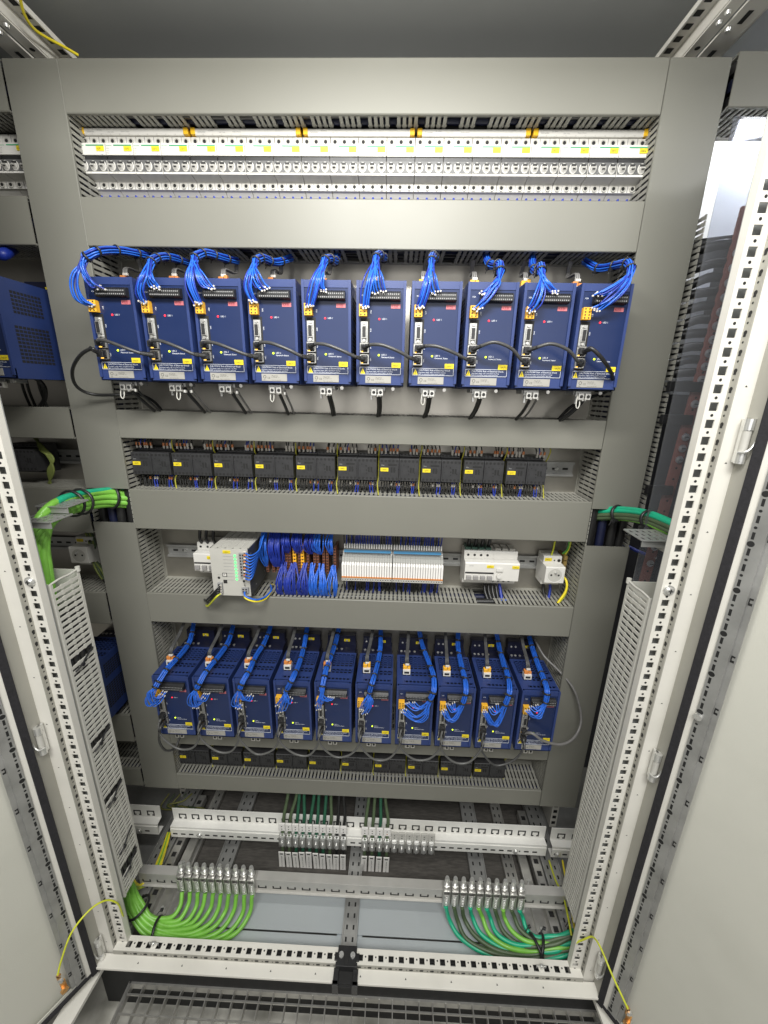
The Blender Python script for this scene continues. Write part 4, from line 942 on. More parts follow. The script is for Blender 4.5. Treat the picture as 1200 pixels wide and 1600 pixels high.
U2 = [
 ([(303, 972, 340), (297, 1000, 300), (283, 1022, 250), (263, 1043, 205), (250, 1062, 160), (241, 1077, 140)], [[(232, 1085, 135), (240, 1100, 140), (252, 1085, 150)], [(230, 1090, 138), (234, 1102, 140), (246, 1096, 150)], [(240, 1090, 138), (250, 1090, 145), (258, 1080, 155)]]),
 ([(364, 978, 340), (357, 1002, 300), (342, 1025, 250), (325, 1045, 205), (313, 1065, 165), (306, 1078, 148)], [[(298, 1088, 140), (298, 1100, 145), (305, 1105, 150)], [(306, 1092, 140), (314, 1096, 148), (322, 1083, 155)], [(302, 1090, 140), (308, 1104, 145), (318, 1090, 152)]]),
 ([(423, 978, 340), (414, 1002, 300), (400, 1025, 250), (389, 1048, 205), (379, 1066, 165), (374, 1078, 150)], [[(368, 1088, 145), (366, 1100, 150), (372, 1106, 152)], [(376, 1090, 145), (384, 1094, 150), (390, 1085, 156)], [(371, 1090, 145), (370, 1102, 150), (376, 1100, 154)]]),
 ([(480, 980, 340), (475, 1010, 300), (468, 1035, 250), (457, 1060, 200), (447, 1080, 160)], [[(440, 1092, 148), (434, 1102, 152)], [(446, 1092, 148), (440, 1108, 150), (436, 1112, 154)], [(447, 1094, 148), (450, 1098, 150), (454, 1090, 156)]]),
 ([(530, 980, 340), (524, 1005, 300), (515, 1030, 250), (508, 1052, 205), (503, 1078, 160)], [[(500, 1092, 150), (496, 1102, 154)], [(503, 1090, 150), (510, 1094, 152), (516, 1088, 156)], [(501, 1092, 150), (499, 1106, 152), (498, 1108, 155)]]),
 ([(595, 983, 340), (594, 1015, 300), (589, 1042, 250), (582, 1065, 200), (577, 1084, 160)], [[(570, 1095, 148), (565, 1108, 152)], [(578, 1096, 148), (570, 1112, 150), (568, 1114, 153)], [(578, 1095, 148), (574, 1104, 150), (572, 1098, 155)]]),
 ([(655, 983, 340), (660, 1008, 300), (670, 1035, 250), (677, 1055, 210), (678, 1078, 170), (671, 1096, 150)], [[(664, 1112, 145), (648, 1120, 145), (632, 1108, 150)], [(660, 1106, 148), (650, 1108, 148), (636, 1098, 155)], [(666, 1120, 142), (650, 1128, 142), (630, 1112, 150)], [(662, 1102, 150), (655, 1105, 150), (648, 1096, 156)]]),
 ([(716, 985, 340), (716, 1012, 300), (721, 1040, 250), (726, 1058, 205), (728, 1080, 165), (722, 1102, 150)], [[(715, 1118, 145), (705, 1128, 145), (693, 1112, 150)], [(714, 1108, 148), (708, 1110, 148), (700, 1100, 155)], [(713, 1120, 142), (702, 1124, 142), (694, 1108, 150)], [(718, 1106, 150), (713, 1108, 150), (710, 1098, 156)]]),
 ([(776, 990, 340), (780, 1012, 300), (788, 1040, 250), (794, 1058, 205), (796, 1080, 165), (788, 1105, 148)], [[(780, 1125, 142), (770, 1132, 145), (757, 1112, 150)], [(780, 1112, 148), (772, 1114, 148), (766, 1104, 155)], [(778, 1130, 142), (768, 1128, 142), (758, 1110, 150)], [(782, 1110, 150), (780, 1112, 150), (778, 1100, 156)]]),
 ([(827, 995, 340), (834, 1020, 300), (843, 1045, 250), (850, 1062, 205), (855, 1080, 165), (852, 1100, 150)], [[(845, 1115, 145), (836, 1122, 145), (823, 1112, 150)], [(845, 1108, 148), (838, 1110, 148), (830, 1103, 155)], [(844, 1118, 142), (834, 1118, 142), (824, 1108, 150)], [(847, 1104, 150), (842, 1108, 150), (840, 1101, 156)]]),
]
def on_top(pts):
    out = []
    for k, (u, v, y) in enumerate(pts):
        p = at(u, v, z=737)
        out.append(at(u, v, y=y) if (k == 0 or p.y < 168) else (at(u, v, y=322) if p.y > 322 else p))
        if k > 0 and p.y < 168: out[-1] = at(u, v, y=min(y, 155))
    return out
for i, (p, fan) in enumerate(U2):
    bundle('wire_loom', 'blue wire loom over the top of the %s drive from the left, lower row' % ordn(i), 'wire loom', on_top(p), 11, 6.2, 1.3, WBLUE,
           ties=(0.12, 0.3, 0.48, 0.66, 0.84, 0.99), fan=[A(*f) for f in fan], group='blue wire looms at the drives', ferr=True, spread=1.0)
# white power plugs with grey leads on top of every drive
for row, D in (('upper', D1), ('lower', D2)):
    for i, (x, z) in enumerate(D):
        px, py, pz = x + 24, YD + (85 if row == 'upper' else 46), z + 181
        t = thing('motor_plug', 'white plug on top of the %s drive from the left, %s row' % (ordn(i), row), 'plug', (px, py, pz), 'white plugs on the drives')
        off = (px, py, pz)
        b = MB(WHITE, DARK); b.box(px - 9, px + 9, py - 8, py + 8, pz, pz + 13); b.box(px - 6, px + 6, py - 8.3, py - 8, pz + 3, pz + 9, 1); b.part('plug_body', t, bevel=1, off=off)
        c = MB(ORNG if i < 5 or i == 9 else YTERM, FERR); c.box(px - 9, px + 1, py - 5, py + 5, pz + 13, pz + 22); c.box(px + 2, px + 9, py - 4, py + 5, pz + 13, pz + 19 + (i % 3) * 3); c.box(px - 4, px + 6, py - 3, py + 3, pz + 22, pz + 27, 1); c.part('clip', t, bevel=1, off=off)
        w = MB(WGREYL if row == 'upper' else WGREY)
        for k in (-4, 0, 4):
            ttop = (1652 if row == 'upper' else 818)
            q = 6 + (i % 3) * 4 - (0 if i < 7 else 8)
            w.tube([(px + k, py, pz + 22), (px + k * 0.7, py + 8, pz + 38), (px + k * 0.6 + q * 0.5, min(335, py + 50), (pz + ttop) / 2 + 8), (px + q + k * 0.6, 330 if row == 'lower' else 305, ttop)], 1.9, n=6)
        w.part('lead', t, off=off)
# network daisy chain, upper row
def cable(name, label, cat, pts, r, m, group=None, plugs=(), n=9, sub=6, boot=None):
    t = thing(name, label, cat, pts[0], group); off = pts[0]
    c = MB(m); c.tube(pts, r, n=n, sub=sub); c.part('jacket', t, off=off)
    for p, q in plugs:
        b = MB(boot or BLACK); p = Vector(p); d = (Vector(q) - p).normalized()
        b.box(p.x - 6.5, p.x + 6.5, p.y - 1, p.y + 12, p.z - 5.5, p.z + 5.5); b.disc(p + Vector((0, 2, 0)), 5.2, d, 8, d=10, r2=r + 0.8); b.disc(p + d * 10, r + 1.0, d, 8, d=10, r2=r + .3)
        b.part('plug', t, bevel=1, off=off)
    return t
def port(D, i, up): x, z = D[i]; return Vector((x + 15, YD - 14, z + (67 if up else 47)))
for i in range(9):
    a, b = port(D1, i, True), port(D1, i + 1, False); mid = (a + b) / 2
    lift = (2, 4, 2, 4, 3, 4, 3, 12, 11)[i]
    pts = [a, a + Vector((12, -14, 2 + lift * .2)), a + Vector((34, -22, -2 + lift)), mid + Vector((14, -22, lift - 2)), b + Vector((-14, -14, 2)), b]
    cable('network_cable', 'short black network cable from the %s to the %s upper drive' % (ordn(i), ordn(i + 1)), 'cable', pts, 3.0, WGREY, 'network cables linking the drives', [(a, pts[1]), (b, pts[-2])])
a = port(D1, 0, False)
cable('network_cable', 'black network cable looping down left of the first upper drive', 'cable', [a] + A((143, 545, 150), (124, 557, 160), (113, 580, 190), (120, 604, 215), (145, 616, 235), (185, 617, 245), (215, 616, 262), (240, 627, 290), (258, 648, 305)), 3.2, WBLACK, 'network cables linking the drives', [(a, at(143, 545, y=150))])
a = port(D1, 9, True)
cable('network_cable', 'black network cable looping down right of the last upper drive', 'cable', [a] + A((925, 545, 146), (945, 566, 148), (957, 590, 175), (950, 610, 220), (925, 620, 262), (893, 635, 290), (868, 660, 305)), 3.4, WBLACK, 'network cables linking the drives', [(a, at(925, 545, y=146))])
for i in range(9):
    a, b = port(D2, i, True), port(D2, i + 1, False); mid = (a + b) / 2
    pts = [a, a + Vector((-4, -10, -22)), a + Vector((2, -8, -58)), mid + Vector((-16, -6, -80 - (i % 3) * 3)), mid + Vector((18, -6, -78 - (i % 2) * 5)), b + Vector((-10, -8, -42)), b + Vector((-2, -12, -8)), b]
    cable('network_cable', 'grey network cable sagging from the %s to the %s lower drive' % (ordn(i), ordn(i + 1)), 'cable', pts, 2.6, WGREYD if i < 8 else WGREY, 'network cables linking the drives', [(a, pts[1]), (b, pts[-2])])
a = port(D2, 0, False)
cable('network_cable', 'grey network cable hanging beneath the first lower drive', 'cable', [a] + A((250, 1140, 150), (249, 1158, 165), (258, 1172, 190), (272, 1170, 215), (280, 1155, 235), (284, 1140, 250)), 2.9, WGREY, 'network cables linking the drives', [(a, at(250, 1140, y=150))])
a = port(D2, 9, True)
cable('network_cable', 'grey network cable making a wide loop right of the last lower drive', 'cable', [a] + A((832, 1146, 148), (850, 1158, 150), (878, 1163, 165), (899, 1150, 190), (908, 1122, 215), (898, 1080, 240), (875, 1050, 270), (850, 1025, 300), (835, 998, 335)), 3.2, WGREYL, 'network cables linking the drives', [(a, at(832, 1146, y=148))])
# motor cables below the upper drives
for i, (x, z) in enumerate(D1):
    xb = x + 40 + (0, 14, 6, 2, 0, 0, 0, 0, 0, 0)[i]
    dx = (18, 12, 8, 2, 0, -6, -8, -12, -14, -30)[i]
    t = thing('motor_cable', 'black cables leaving the underside of the %s upper drive into the trunking' % ordn(i), 'cables', (xb, 200, z - 12), 'motor cables below the upper drives'); off = (xb, 200, z - 12)
    dx *= 0.5
    for k, (ddx, m, r) in enumerate(((0, WBLACK, 3.4), (13 if i < 4 or i == 8 else 5, WGREYL if i in (1, 2, 3, 8) else WBLACK, 2.2))):
        w = MB(m, STEEL); w.tube([(xb + ddx, 196, z - 12), (xb + ddx + 1, 212, z - 26), (xb + ddx + dx * 0.5 + 2, 236, z - 46), (xb + ddx + dx, 263, 1338)], r, n=8); w.disc((xb + ddx, 196, z - 20), r + 1.2, 'z', 8, 1, d=5)
        w.part('cable_run', t, off=off)
    if i % 3 == 0 or i == 1: l = MB(WHITE2); l.tube([(xb - 12, 192, z - 8), (xb - 14, 188, z - 28), (xb - 10, 188, z - 34), (xb - 7, 189, z - 26), (xb - 9, 193, z - 10)], 1.1, n=5); l.part('lanyard', t, off=off)

# ------------------------------------------------------------------ green cable looms
def y_(pts): return [at(*p[:2], y=p[2]) for p in pts]
def loom(label, routes, r, group, ties=(), name='green_cable_loom', tR=None, off=None):
    off = routes[0][1][0]; t = thing(name, label, 'cable loom', off, group)
    for m, p in routes:
        c = MB(m); c.tube(p, r, n=9, sub=6); c.part('cable', t, off=off)
    for c_, ax, R in ties:
        k = MB(BLACK); n0 = len(k.v); k.ring(c_, ax, R, 2.6, n=18); e = Vector(c_) + Vector(ax).normalized().orthogonal() * R
        k.disc(e, 4, ax, 8, d=6); k.tube([e, e + Vector((-8, -6, -8))], 1.2, n=4); k.part('cable_tie', t, off=off)
    return t
base = y_([(206, 779, 290), (175, 777, 262), (140, 781, 205), (112, 787, 155), (88, 797, 112), (66, 820, 80), (56, 855, 66), (60, 900, 58), (68, 955, 56), (112, 1160, 56), (160, 1360, 56)])
routes = []
for k in range(11):
    a = 2 * math.pi * k / 9; R_ = 19 if k < 9 else 6
    o1 = Vector((math.sin(a) * 3, math.cos(a) * R_, math.sin(a) * R_ * 0.9)); o2 = Vector((math.cos(a + .4) * R_ * 1.1, math.sin(a + .4) * R_ * 0.8, 0))
    P = []
    for i, b in enumerate(base):
        f_ = i / (len(base) - 1); f2 = min(1, max(0, (f_ - 0.45) * 3)); P.append(b + o1 * (1 - f2) + o2 * f2)
    routes.append((WTEAL if k in (2,) else WGREEN, P))
loom('thick bundle of bright green cables crossing from the left post into the trunking', routes, 7.2, 'green cable looms', ties=[(base[3], base[4] - base[2], 27), (base[1], base[2] - base[0], 26), (base[2] * 0.5 + base[3] * 0.5, base[3] - base[2], 27)])
base = y_([(926, 803, 290), (965, 802, 240), (1000, 806, 180), (1030, 816, 130), (1058, 832, 95), (1075, 860, 70), (1066, 900, 56), (1050, 960, 56), (1000, 1170, 56), (950, 1370, 56)])
routes = []
for k in range(8):
    a = 2 * math.pi * k / 8; R_ = 11
    o1 = Vector((0, math.cos(a) * R_, math.sin(a) * R_))
    routes.append(((WTEAL, WTEAL, WTEAL, WTEAL, WOLIVE, WOLIVE, WGREEN, WTEAL)[k], [b + o1 for b in base]))
loom('bundle of teal cables crossing from the right post into the trunking', routes, 5.2, 'green cable looms', ties=[(base[1], base[2] - base[0], 17), (base[2] * .55 + base[3] * .45, base[3] - base[1], 17)])
# perforated tray plates at both crossings
def tray(sx, u0, v0, z, nm, w_=60, l_=78):
    t = at(u0, v0, x=sx * 596)
    b = MB(GALV)
    x0, x1 = sorted((sx * 600, sx * (600 - l_))); y0, y1 = t.y, t.y + w_
    n, r_ = 5, 3
    for i in range(n + 1): x = x0 + (x1 - x0) * i / n; b.box(x - 3.2, x + 3.2, y0, y1, z, z + 1.5)
    for j in range(r_ + 1): y = y0 + (y1 - y0) * j / r_; b.box(x0, x1, y - 3.5, y + 3.5, z + 0.1, z + 1.6)
    b.box(x0, x1, y0, y0 + 2, z - 12, z); b.box(min(sx * 598, sx * 600), max(sx * 598, sx * 600), y0, y1, z - 30, z)
    b.solo('cable_support_plate', nm, 'support plate', 'galvanised cable support plates')
tray(-1, 30, 815, 1150, 'perforated galvanised plate under the green cables, nearer the front of the left post', 50, 62)
tray(-1, 60, 790, 1166, 'perforated galvanised plate under the green cables, set farther back on the left', 52, 60)
tray(1, 1056, 836, 1142, 'perforated galvanised plate under the teal cables at the right post', 60, 60)

# ------------------------------------------------------------------ lower support rails and shield clamps
def support_rail(x0, x1, y, z, label, h1=52, big=True, upper=True, e0=None):
    t = thing('cable_rail', label, 'cable support rail', ((x0 + x1) / 2, y, z), 'punched cable support rails'); off = ((x0 + x1) / 2, y, z)
    b = MB(ALUR if upper else DULL, DARK)
    if upper:
        # tall face with T slots, middle step, lower slotted face
        zt, zm = z + 66, z + 20
        b.box(x0, x1, y, y + 2, zm, zt); b.prism([(y, zm), (y - 22, zm), (y - 22, zm - 10), (y - 20, zm - 10), (y - 20, zm - 2), (y, zm - 2)], x0, x1)
        b.box(x0, x1, y - 24, y - 22, z - 20, zm - 8.5); b.box(x0, x1, y - 22, y + 2, z - 22, z - 20)
        n = int((x1 - x0) / 40); st = (x1 - x0 - 20) / n
        for k in range(n):
            x = x0 + 10 + st * (k + 0.5)
            b.box(x - 12, x + 12, y - 0.35, y, zm + 21, zm + 25.5, 1); b.box(x - 12, x - 8, y - 0.35, y, zm + 5, zm + 21, 1); b.box(x + 8, x + 12, y - 0.35, y, zm + 5, zm + 21, 1)
            b.box(x - 12, x - 4, y - 0.35, y, zm + 5, zm + 10, 1); b.box(x + 4, x + 12, y - 0.35, y, zm + 5, zm + 10, 1)
        x = x0 + 14
        while x < x1 - 12: 
            b.box(x - 7, x + 7, y - 24.4, y - 24, z - 9, z - 3.5, 1); x += 25
    else:
        zt = z + 20
        b.box(x0, x1, y, y + 2, z - 18, zt); b.box(x0, x1, y, y + 22, zt, zt + 2); b.box(x0, x1, y - 6, y, z - 20, z - 18); b.box(x0, x1, y + 20, y + 22, z - 5, zt)
        n = int((x1 - x0) / 40); st = (x1 - x0) / n
        for k in range(n):
            x = x0 + st * (k + 0.5)
            b.box(x - 12, x + 12, y - 0.35, y, z - 10, z - 6.5, 1); b.box(x - 12, x - 8, y - 0.35, y, z - 6.5, z, 1); b.box(x + 8, x + 12, y - 0.35, y, z - 6.5, z, 1)
    b.part('rail', t, bevel=0.5, off=off)
    for xs_ in (x0 + 90, x1 - 90):
        s_ = MB(CHROME, DARK); yy = y - 24 if upper else y
        if upper: s_.disc((xs_, yy - 1, z - 6), 9, 'y', 16, d=-1.5); s_.disc((xs_, yy - 2, z - 6), 6, 'y', 6, d=-4); s_.part('bolt', t, off=off)
    return t
support_rail(-573, 575, 275, 78, 'white punched rail with a row of T slots, rear of the cabinet floor')
support_rail(592, 700, 275, 74, 'short continuation of the white T slot rail behind the right post')
support_rail(-760, -612, 275, 84, 'short piece of the white T slot rail in the neighbouring cabinet on the left')
support_rail(-585, 582, 118, 92, 'steel punched rail with E shaped cut-outs above the floor sheet', upper=False)

def shield_spring_clamp(x, y, z, label, m, group):
    t = thing('shield_clamp', label, 'cable clamp', (x, y, z), group); off = (x, y, z)
    b = MB(STEEL, CHROME, DARK); b.box(x - 9.2, x + 9.2, y - 6, y - 4, z - 18, z + 22); b.box(x - 9.2, x - 7.8, y - 10, y + 16, z - 18, z + 40); b.box(x + 7.8, x + 9.2, y - 10, y + 16, z - 18, z + 40)
    b.box(x - 9.2, x + 9.2, y - 10, y + 16, z + 40, z + 42); b.part('bracket', t, bevel=0.5, off=off)
    s_ = MB(CHROME)
    pts = [(x + 4.6 * math.cos(a * 1.15), y - 7 + 4.6 * math.sin(a * 1.15) * 0.7, z - 16 + a * 1.12) for a in range(34)]
    s_.tube(pts, 1.0, n=5, sub=1); s_.part('spring', t, off=off)
    k = MB(CHROME); k.disc((x, y + 4, z + 42), 4.5, 'z', 12, d=22, r2=4.2); k.disc((x, y + 4, z + 64), 6.6, 'z', 14, d=9, r2=5); k.disc((x, y + 4, z + 46), 8.2, 'z', 14, d=4); k.box(x - 7.5, x + 7.5, y - 3, y + 6, z + 50, z + 53)
    k.part('thumb_screw', t, off=off)
XCL = [-460 + 21.4 * i for i in range(10)]; XCR = [257 + 21.8 * i for i in range(10)]
for side, XS, w_ in (('left', XCL, 'bright green'), ('right', XCR, 'mixed green')):
    for i, x in enumerate(XS): shield_spring_clamp(x, 112, 92, 'chrome spring clamp, %s from the left above the %s cables on the %s' % (ordn(i), w_, side), None, 'chrome spring clamps on the front rail')
# left green cables from the clamps to the side trunking: outermost and innermost route, the others lie between
def between(outer, inner, k):
    return [at(a[0] * (1 - k) + b[0] * k, a[1] * (1 - k) + b[1] * k, z=a[2] * (1 - k) + b[2] * k) for a, b in zip(outer, inner)]
out_l = [(389, 1428, 30), (366, 1459, 16), (322, 1476, 12), (268, 1476, 16), (228, 1459, 30), (203, 1427, 66), (193, 1392, 116), (190, 1352, 190)]
in_l = [(282, 1413, 54), (270, 1431, 44), (254, 1437, 42), (238, 1432, 48), (224, 1416, 70), (213, 1396, 95), (207, 1375, 135), (203, 1345, 195)]
routes = []
for i, x in enumerate(XCL):
    k = 1 - i / 9; r0 = Vector((x, 104, 74)); P = between(out_l, in_l, k)
    wob = [Vector((random.uniform(-3, 3), random.uniform(-3, 3), random.uniform(-3, 4))) for _ in P]
    routes.append((WGREEN, [r0] + [p + w_ for p, w_ in zip(P, wob)]))
loom('ten bright green cables sweeping from the chrome clamps into the left side trunking', routes, 5.4, 'green cable looms', ties=[(at(247, 1456, z=30), (1, .1, .1), 30), (at(217, 1418, z=72), (0.6, -.1, -1), 28)])
cols = [WTEAL, WOLIVE, WOLIVE, WTEAL, WGREEN, WTEAL, WOLIVE, WGREEN, WOLIVE, WTEAL]
out_r = [(702, 1438, 30), (720, 1468, 16), (762, 1493, 12), (815, 1500, 14), (860, 1498, 24), (890, 1491, 38), (910, 1482, 55), (920, 1462, 95)]
in_r = [(815, 1432, 50), (822, 1450, 40), (838, 1464, 40), (855, 1466, 44), (872, 1462, 54), (890, 1457, 66), (908, 1448, 85), (918, 1430, 120)]
routes = []
for i, x in enumerate(XCR):
    k = i / 9; r0 = Vector((x, 104, 74)); P = between(out_r, in_r, k)
    wob = [Vector((random.uniform(-3, 3), random.uniform(-3, 3), random.uniform(-3, 4))) for _ in P]
    routes.append((cols[i], [r0] + [p + w_ for p, w_ in zip(P, wob)]))
loom('ten teal, olive and green cables sweeping from the chrome clamps to the right post', routes, 5.4, 'green cable looms', ties=[(at(838, 1482, z=28), (1, .35, 0.2), 30), (at(843, 1482, z=28), (1, -.35, -0.2), 30), (at(895, 1472, z=55), (1, 0, 0.2), 27)])

# upper row: white markers, cables, chrome barrel clamps and hanging tags
xu = [(-223 + 20.7 * i, 'left group of ten', i) for i in range(10)] + [(28 + 22.3 * i, 'right group of ten', i) for i in range(10)]
for j, (x, nm, i) in enumerate(xu):
    has = j < 14; zc = 78
    b = MB(CHROME, STEEL, GALV); n0 = len(b.v)
    b.disc((0, 0, -18), 8.4, 'z', 14, d=36); b.tr(n0, lambda v: Vector((v.x + x, v.y * 0.75 + 243, v.z + zc)))
    b.box(x - 9.4, x - 8.2, 236, 262, zc - 18, zc + 18, 1); b.box(x + 8.2, x + 9.4, 236, 262, zc - 18, zc + 18, 1)
    b.box(x - 7, x + 7, 246, 252, zc + 17, zc + (24 if has else 30), 2); b.box(x - 7, x + 7, 246, 252, zc - 30, zc - 17, 2)
    b.disc((x, 236.5, zc), 4, 'y', 10, 0, d=-4)
    b.solo('barrel_clamp', 'chrome barrel clamp, %s from the left in the %s' % (ordn(i), nm), 'cable clamp', 'chrome barrel clamps on the T slot rail', bevel=0.5)
    zz = 132 - (0 if has else 14)
    m = MB(TAGW if has else WHITE2, DARK, FORNG); m.box(x - 9.6, x + 9.6, 245, 250, zz - 17, zz + 11)
    m.disc((x, 244.7, zz + 1), 1.9, 'y', 8, 1); m.disc((x, 244.7, zz - 9), 1.9, 'y', 8, 2 if j == 13 else 1)
    m.solo('marker_plate', 'white two-hole marker plate, %s from the left in the %s' % (ordn(i), nm), 'marker plate', 'white marker plates above the barrel clamps', bevel=0.8)
    if has:
        mt = (WOLIVE, WOLIVE, WDGREEN, WDGREEN, WDGREEN, WDGREEN, WDGREEN, WOLIVE, WBLACK, WBLACK, WOLIVE, WOLIVE, WDGREEN, WOLIVE)[j]
        top_x = x + (14, 20, 8, 2, 12, 6, 8, 2, 6, 0, 12, 8, 4, -4)[j]
        c = MB(mt); c.tube([(top_x, 300, 262), (top_x - 4, 292, 200), (x + 2, 270, 150), (x, 262, 122), (x, 250, 98), (x, 243, 60), (x, 240, 20), (x + 3, 242, -20), (x + 8, 262, -60)], 5.0, n=8)
        c.solo('shielded_cable', 'dark green cable through the %s barrel clamp of the %s' % (ordn(i), nm), 'cable', 'dark green cables through the barrel clamps')
        g = thing('cable_tag', 'white hanging cable tag, %s from the left in the %s' % (ordn(i), nm), 'cable tag', (x, 230, -28), 'white cable tags under the clamps'); off = (x, 230, -28)
        tl = random.uniform(-3, 3); q = random.uniform(-4, 2)
        p = MB(TAGW, INK); n0 = len(p.v); p.box(-8.6, 8.6, 226, 228, -42, 56); p.box(-5, 5, 225.6, 226, 47, 51, 1); p.box(-5, 5, 225.6, 226, -33, -29, 1); p.text('-W%d.%d  4G1,5 mm2 screened' % (2 + j // 10, j % 10 + 1), 1.8, 225.6, -22, 5.2, 1, plane='z90')
        p.tr(n0, lambda v: Vector((x + v.x + tl * (50 - v.z) / 60, v.y, v.z + q))); p.part('tag_plate', g, bevel=0.8, off=off)

# earth conductors on the left and right floor, at the post feet and to the doors
def strand(name, label, paths, r, mats, cat='earth wires', group=None, ties=()):
    off = paths[0][0]; t = thing(name, label, cat, off, group)
    for k, p in enumerate(paths): c = MB(mats[k % len(mats)]); c.tube(p, r, n=7); c.part('conductor', t, off=off)
    for c_, ax, R in ties: q = MB(BLACK); q.ring(c_, ax, R, 2.2); q.part('cable_tie', t, off=off)
strand('earth_wire_bundle', 'thick yellow and green earth wires running between the two rails on the left', [[at(262 + k, 1301, y=262), at(254 + 1.4 * k, 1325, y=215), at(244 + 2 * k, 1350, y=160), at(236 + 2.2 * k, 1368, y=135)] for k in range(5)], 2.6, [WYEL2, WYEL, WGREEN2, WYEL, WYEL2], ties=[(at(239, 1362, y=138), (0.3, 0.7, -0.5), 10)])
strand('earth_wire_bundle', 'yellow and green earth wire ends turning into the left side trunking', [[at(232 + k, 1373 + k, y=128), at(218, 1383 + k, y=110), at(208 - k, 1372 + 4 * k, y=85), at(207 - 2 * k, 1352 + 6 * k, y=70)] for k in range(6)], 2.8, [WYEL2, WYEL, WGREEN2, WYEL2, WGREEN2, WYEL])
strand('earth_wire_bundle', 'yellow-green earth wires running down the floor on the right', [[at(858 + 21 * k, 1345 - 0 * k, y=240), at(868 + 16 * k, 1375, y=180), at(880 + 8 * k, 1400, y=130), at(889 + 7 * k, 1440, y=70), at(893 + 6 * k, 1462, y=45)] for k in range(2)], 2.6, [WYEL, WYEL2])
strand('earth_wire_bundle', 'tangle of dull yellow-green wires behind the T slot rail on the left', [[at(300 - 9 * k, 1240, y=400), at(285 - 8 * k, 1252 + 3 * k, y=370), at(262 + 12 * k, 1258 + k, y=350), at(285 + 10 * k, 1268, y=310)] for k in range(5)], 2.4, [mat('dull_yellow_wire', (0.22, 0.22, 0.06), 0.6), WOLIVE])
strand('door_earth_wire', 'yellow-green earth wire arching from the left post to the left door', [[at(196, 1444, y=14), at(190, 1425, y=2), at(183, 1411, y=-8), at(165, 1407, y=-20), at(140, 1422, y=-45), at(112, 1457, y=-75), at(96, 1500, y=-95), at(90, 1524, y=-108)]], 2.0, [WYEL], cat='earth wire', group='door earth wires')
strand('door_earth_wire', 'yellow-green earth wire arching from the right post to the right door', [[at(898, 1486, y=8), at(900, 1474, y=2), at(912, 1468, y=-5), at(926, 1464, y=-14), at(938, 1480, y=-40), at(955, 1520, y=-75), at(972, 1557, y=-100), at(981, 1576, y=-112)]], 2.0, [WYEL], cat='earth wire', group='door earth wires')
for u, v, sx in ((90, 1527, 'left'), (982, 1578, 'right')):
    p = at(u, v, y=-110); b = MB(BRONZE, CHROME); b.disc(p, 4, 'y', 10, d=5); b.box(p.x - 3.5, p.x + 3.5, p.y, p.y + 3, p.z - 15, p.z); b.disc(p + Vector((4, -2, -12)), 6, 'y', 6, 1, d=4)
    b.solo('earth_lug', 'bronze coloured ring lug of the earth wire at the foot of the %s door' % sx, 'cable lug', 'bronze lugs on the doors')
# roof earth wire top left
strand('roof_earth_wire', 'yellow earth wire running along the roof rail at the top left', [[at(30, -8, y=190), at(38, 22, y=215), at(52, 44, y=240), at(72, 58, y=265), at(98, 72, y=290), at(122, 86, y=310)]], 2.4, [WYEL2], cat='earth wire')
# black plastic latch block in the middle of the bottom rail
t = thing('latch_block', 'black plastic latch block clipped over the middle of the bottom rail', 'latch block', (5, -14, 22)); off = (5, -14, 22)
b = MB(BLACK, DARK, CHROME)
b.box(-18, 28, -17, 14, 66.5, 74); b.box(-25, 35, -12, 2, 66.6, 71); b.box(-21, 31, -24, -16, 54, 74)
for xa in (-24, 22): b.box(xa, xa + 12, -50, -22, 54, 63); b.box(xa - 1, xa + 13, -52, -43.5, 28, 63)
b.box(-12, 22, -45, -24, 54, 56, 1); b.box(-12, 22, -50, -44, 30, 52, 1); b.box(0, 10, -20, -6, 74, 75, 1)
for x in (-9, 19): b.disc((x, -4, 74), 6, 'z', 14, 2, d=3)
b.part('block', t, bevel=1.2, off=off)
for sx, u in ((-1, 240), (1, 846)):
    p = at(u, 1472 if sx < 0 else 1508, y=-1); b = MB(CHROME); b.disc((p.x, -1, 72), 6, 'y', 12, d=-3); b.box(p.x - 12, p.x + 12, -2.5, -0.5, 64, 72); b.disc((p.x, -3, 72), 3.5, 'y', 6, d=-4)
    b.solo('rail_nut', 'chrome cage nut in the square holes at the %s end of the bottom rail' % ('left' if sx < 0 else 'right'), 'nut', 'cage nuts in the bottom rail', bevel=0.5)

# ================================================================== NEIGHBOURING CABINET, LEFT
nb = thing('neighbour_cabinet', 'back plate and roof of the dim neighbouring cabinet on the left', 'electrical cabinet', (-1000, 357, 0))
o = (-1000, 357, 0)
MB(PLATE).box(-1500, -628, YP, YP + 3, 235, 1975).part('mounting_plate', nb, off=o)
MB(GALV).box(-1500, -640, 470, 473, -60, 2040).box(-1500, -640, -60, 470, -30, -27).part('rear_panel', nb, off=o)
MB(ROOF).box(-1500, -603, -60, 480, 2040, 2043).part('roof_panel', nb, off=o)
b = MB(PAINT, DARK); b.box(-640, -618, 420, 470, 0, 2000); 
for z in range(20, 1990, 25): b.box(-635, -623, 419.6, 420, z - 6, z + 6, 1)
b.part('rear_post', nb, off=o)
LX0, LX1 = -1010, -634
duct_h(LX0, LX1, 1868, 1944, 'topmost trunking cover at the far left edge', group='trunking of the left neighbour', top=False)
duct_h(LX0, LX1, 1656, 1738, 'trunking cover above the left neighbour drive', group='trunking of the left neighbour')
duct_h(LX0, LX1, 1276, 1344, 'trunking cover below the left neighbour drive', group='trunking of the left neighbour')
duct_h(LX0, LX1, 1052, 1161, 'trunking cover behind the green cable bundle at the left', group='trunking of the left neighbour')
duct_h(LX0, LX1, 802, 892, 'trunking cover below the left neighbour socket', group='trunking of the left neighbour')
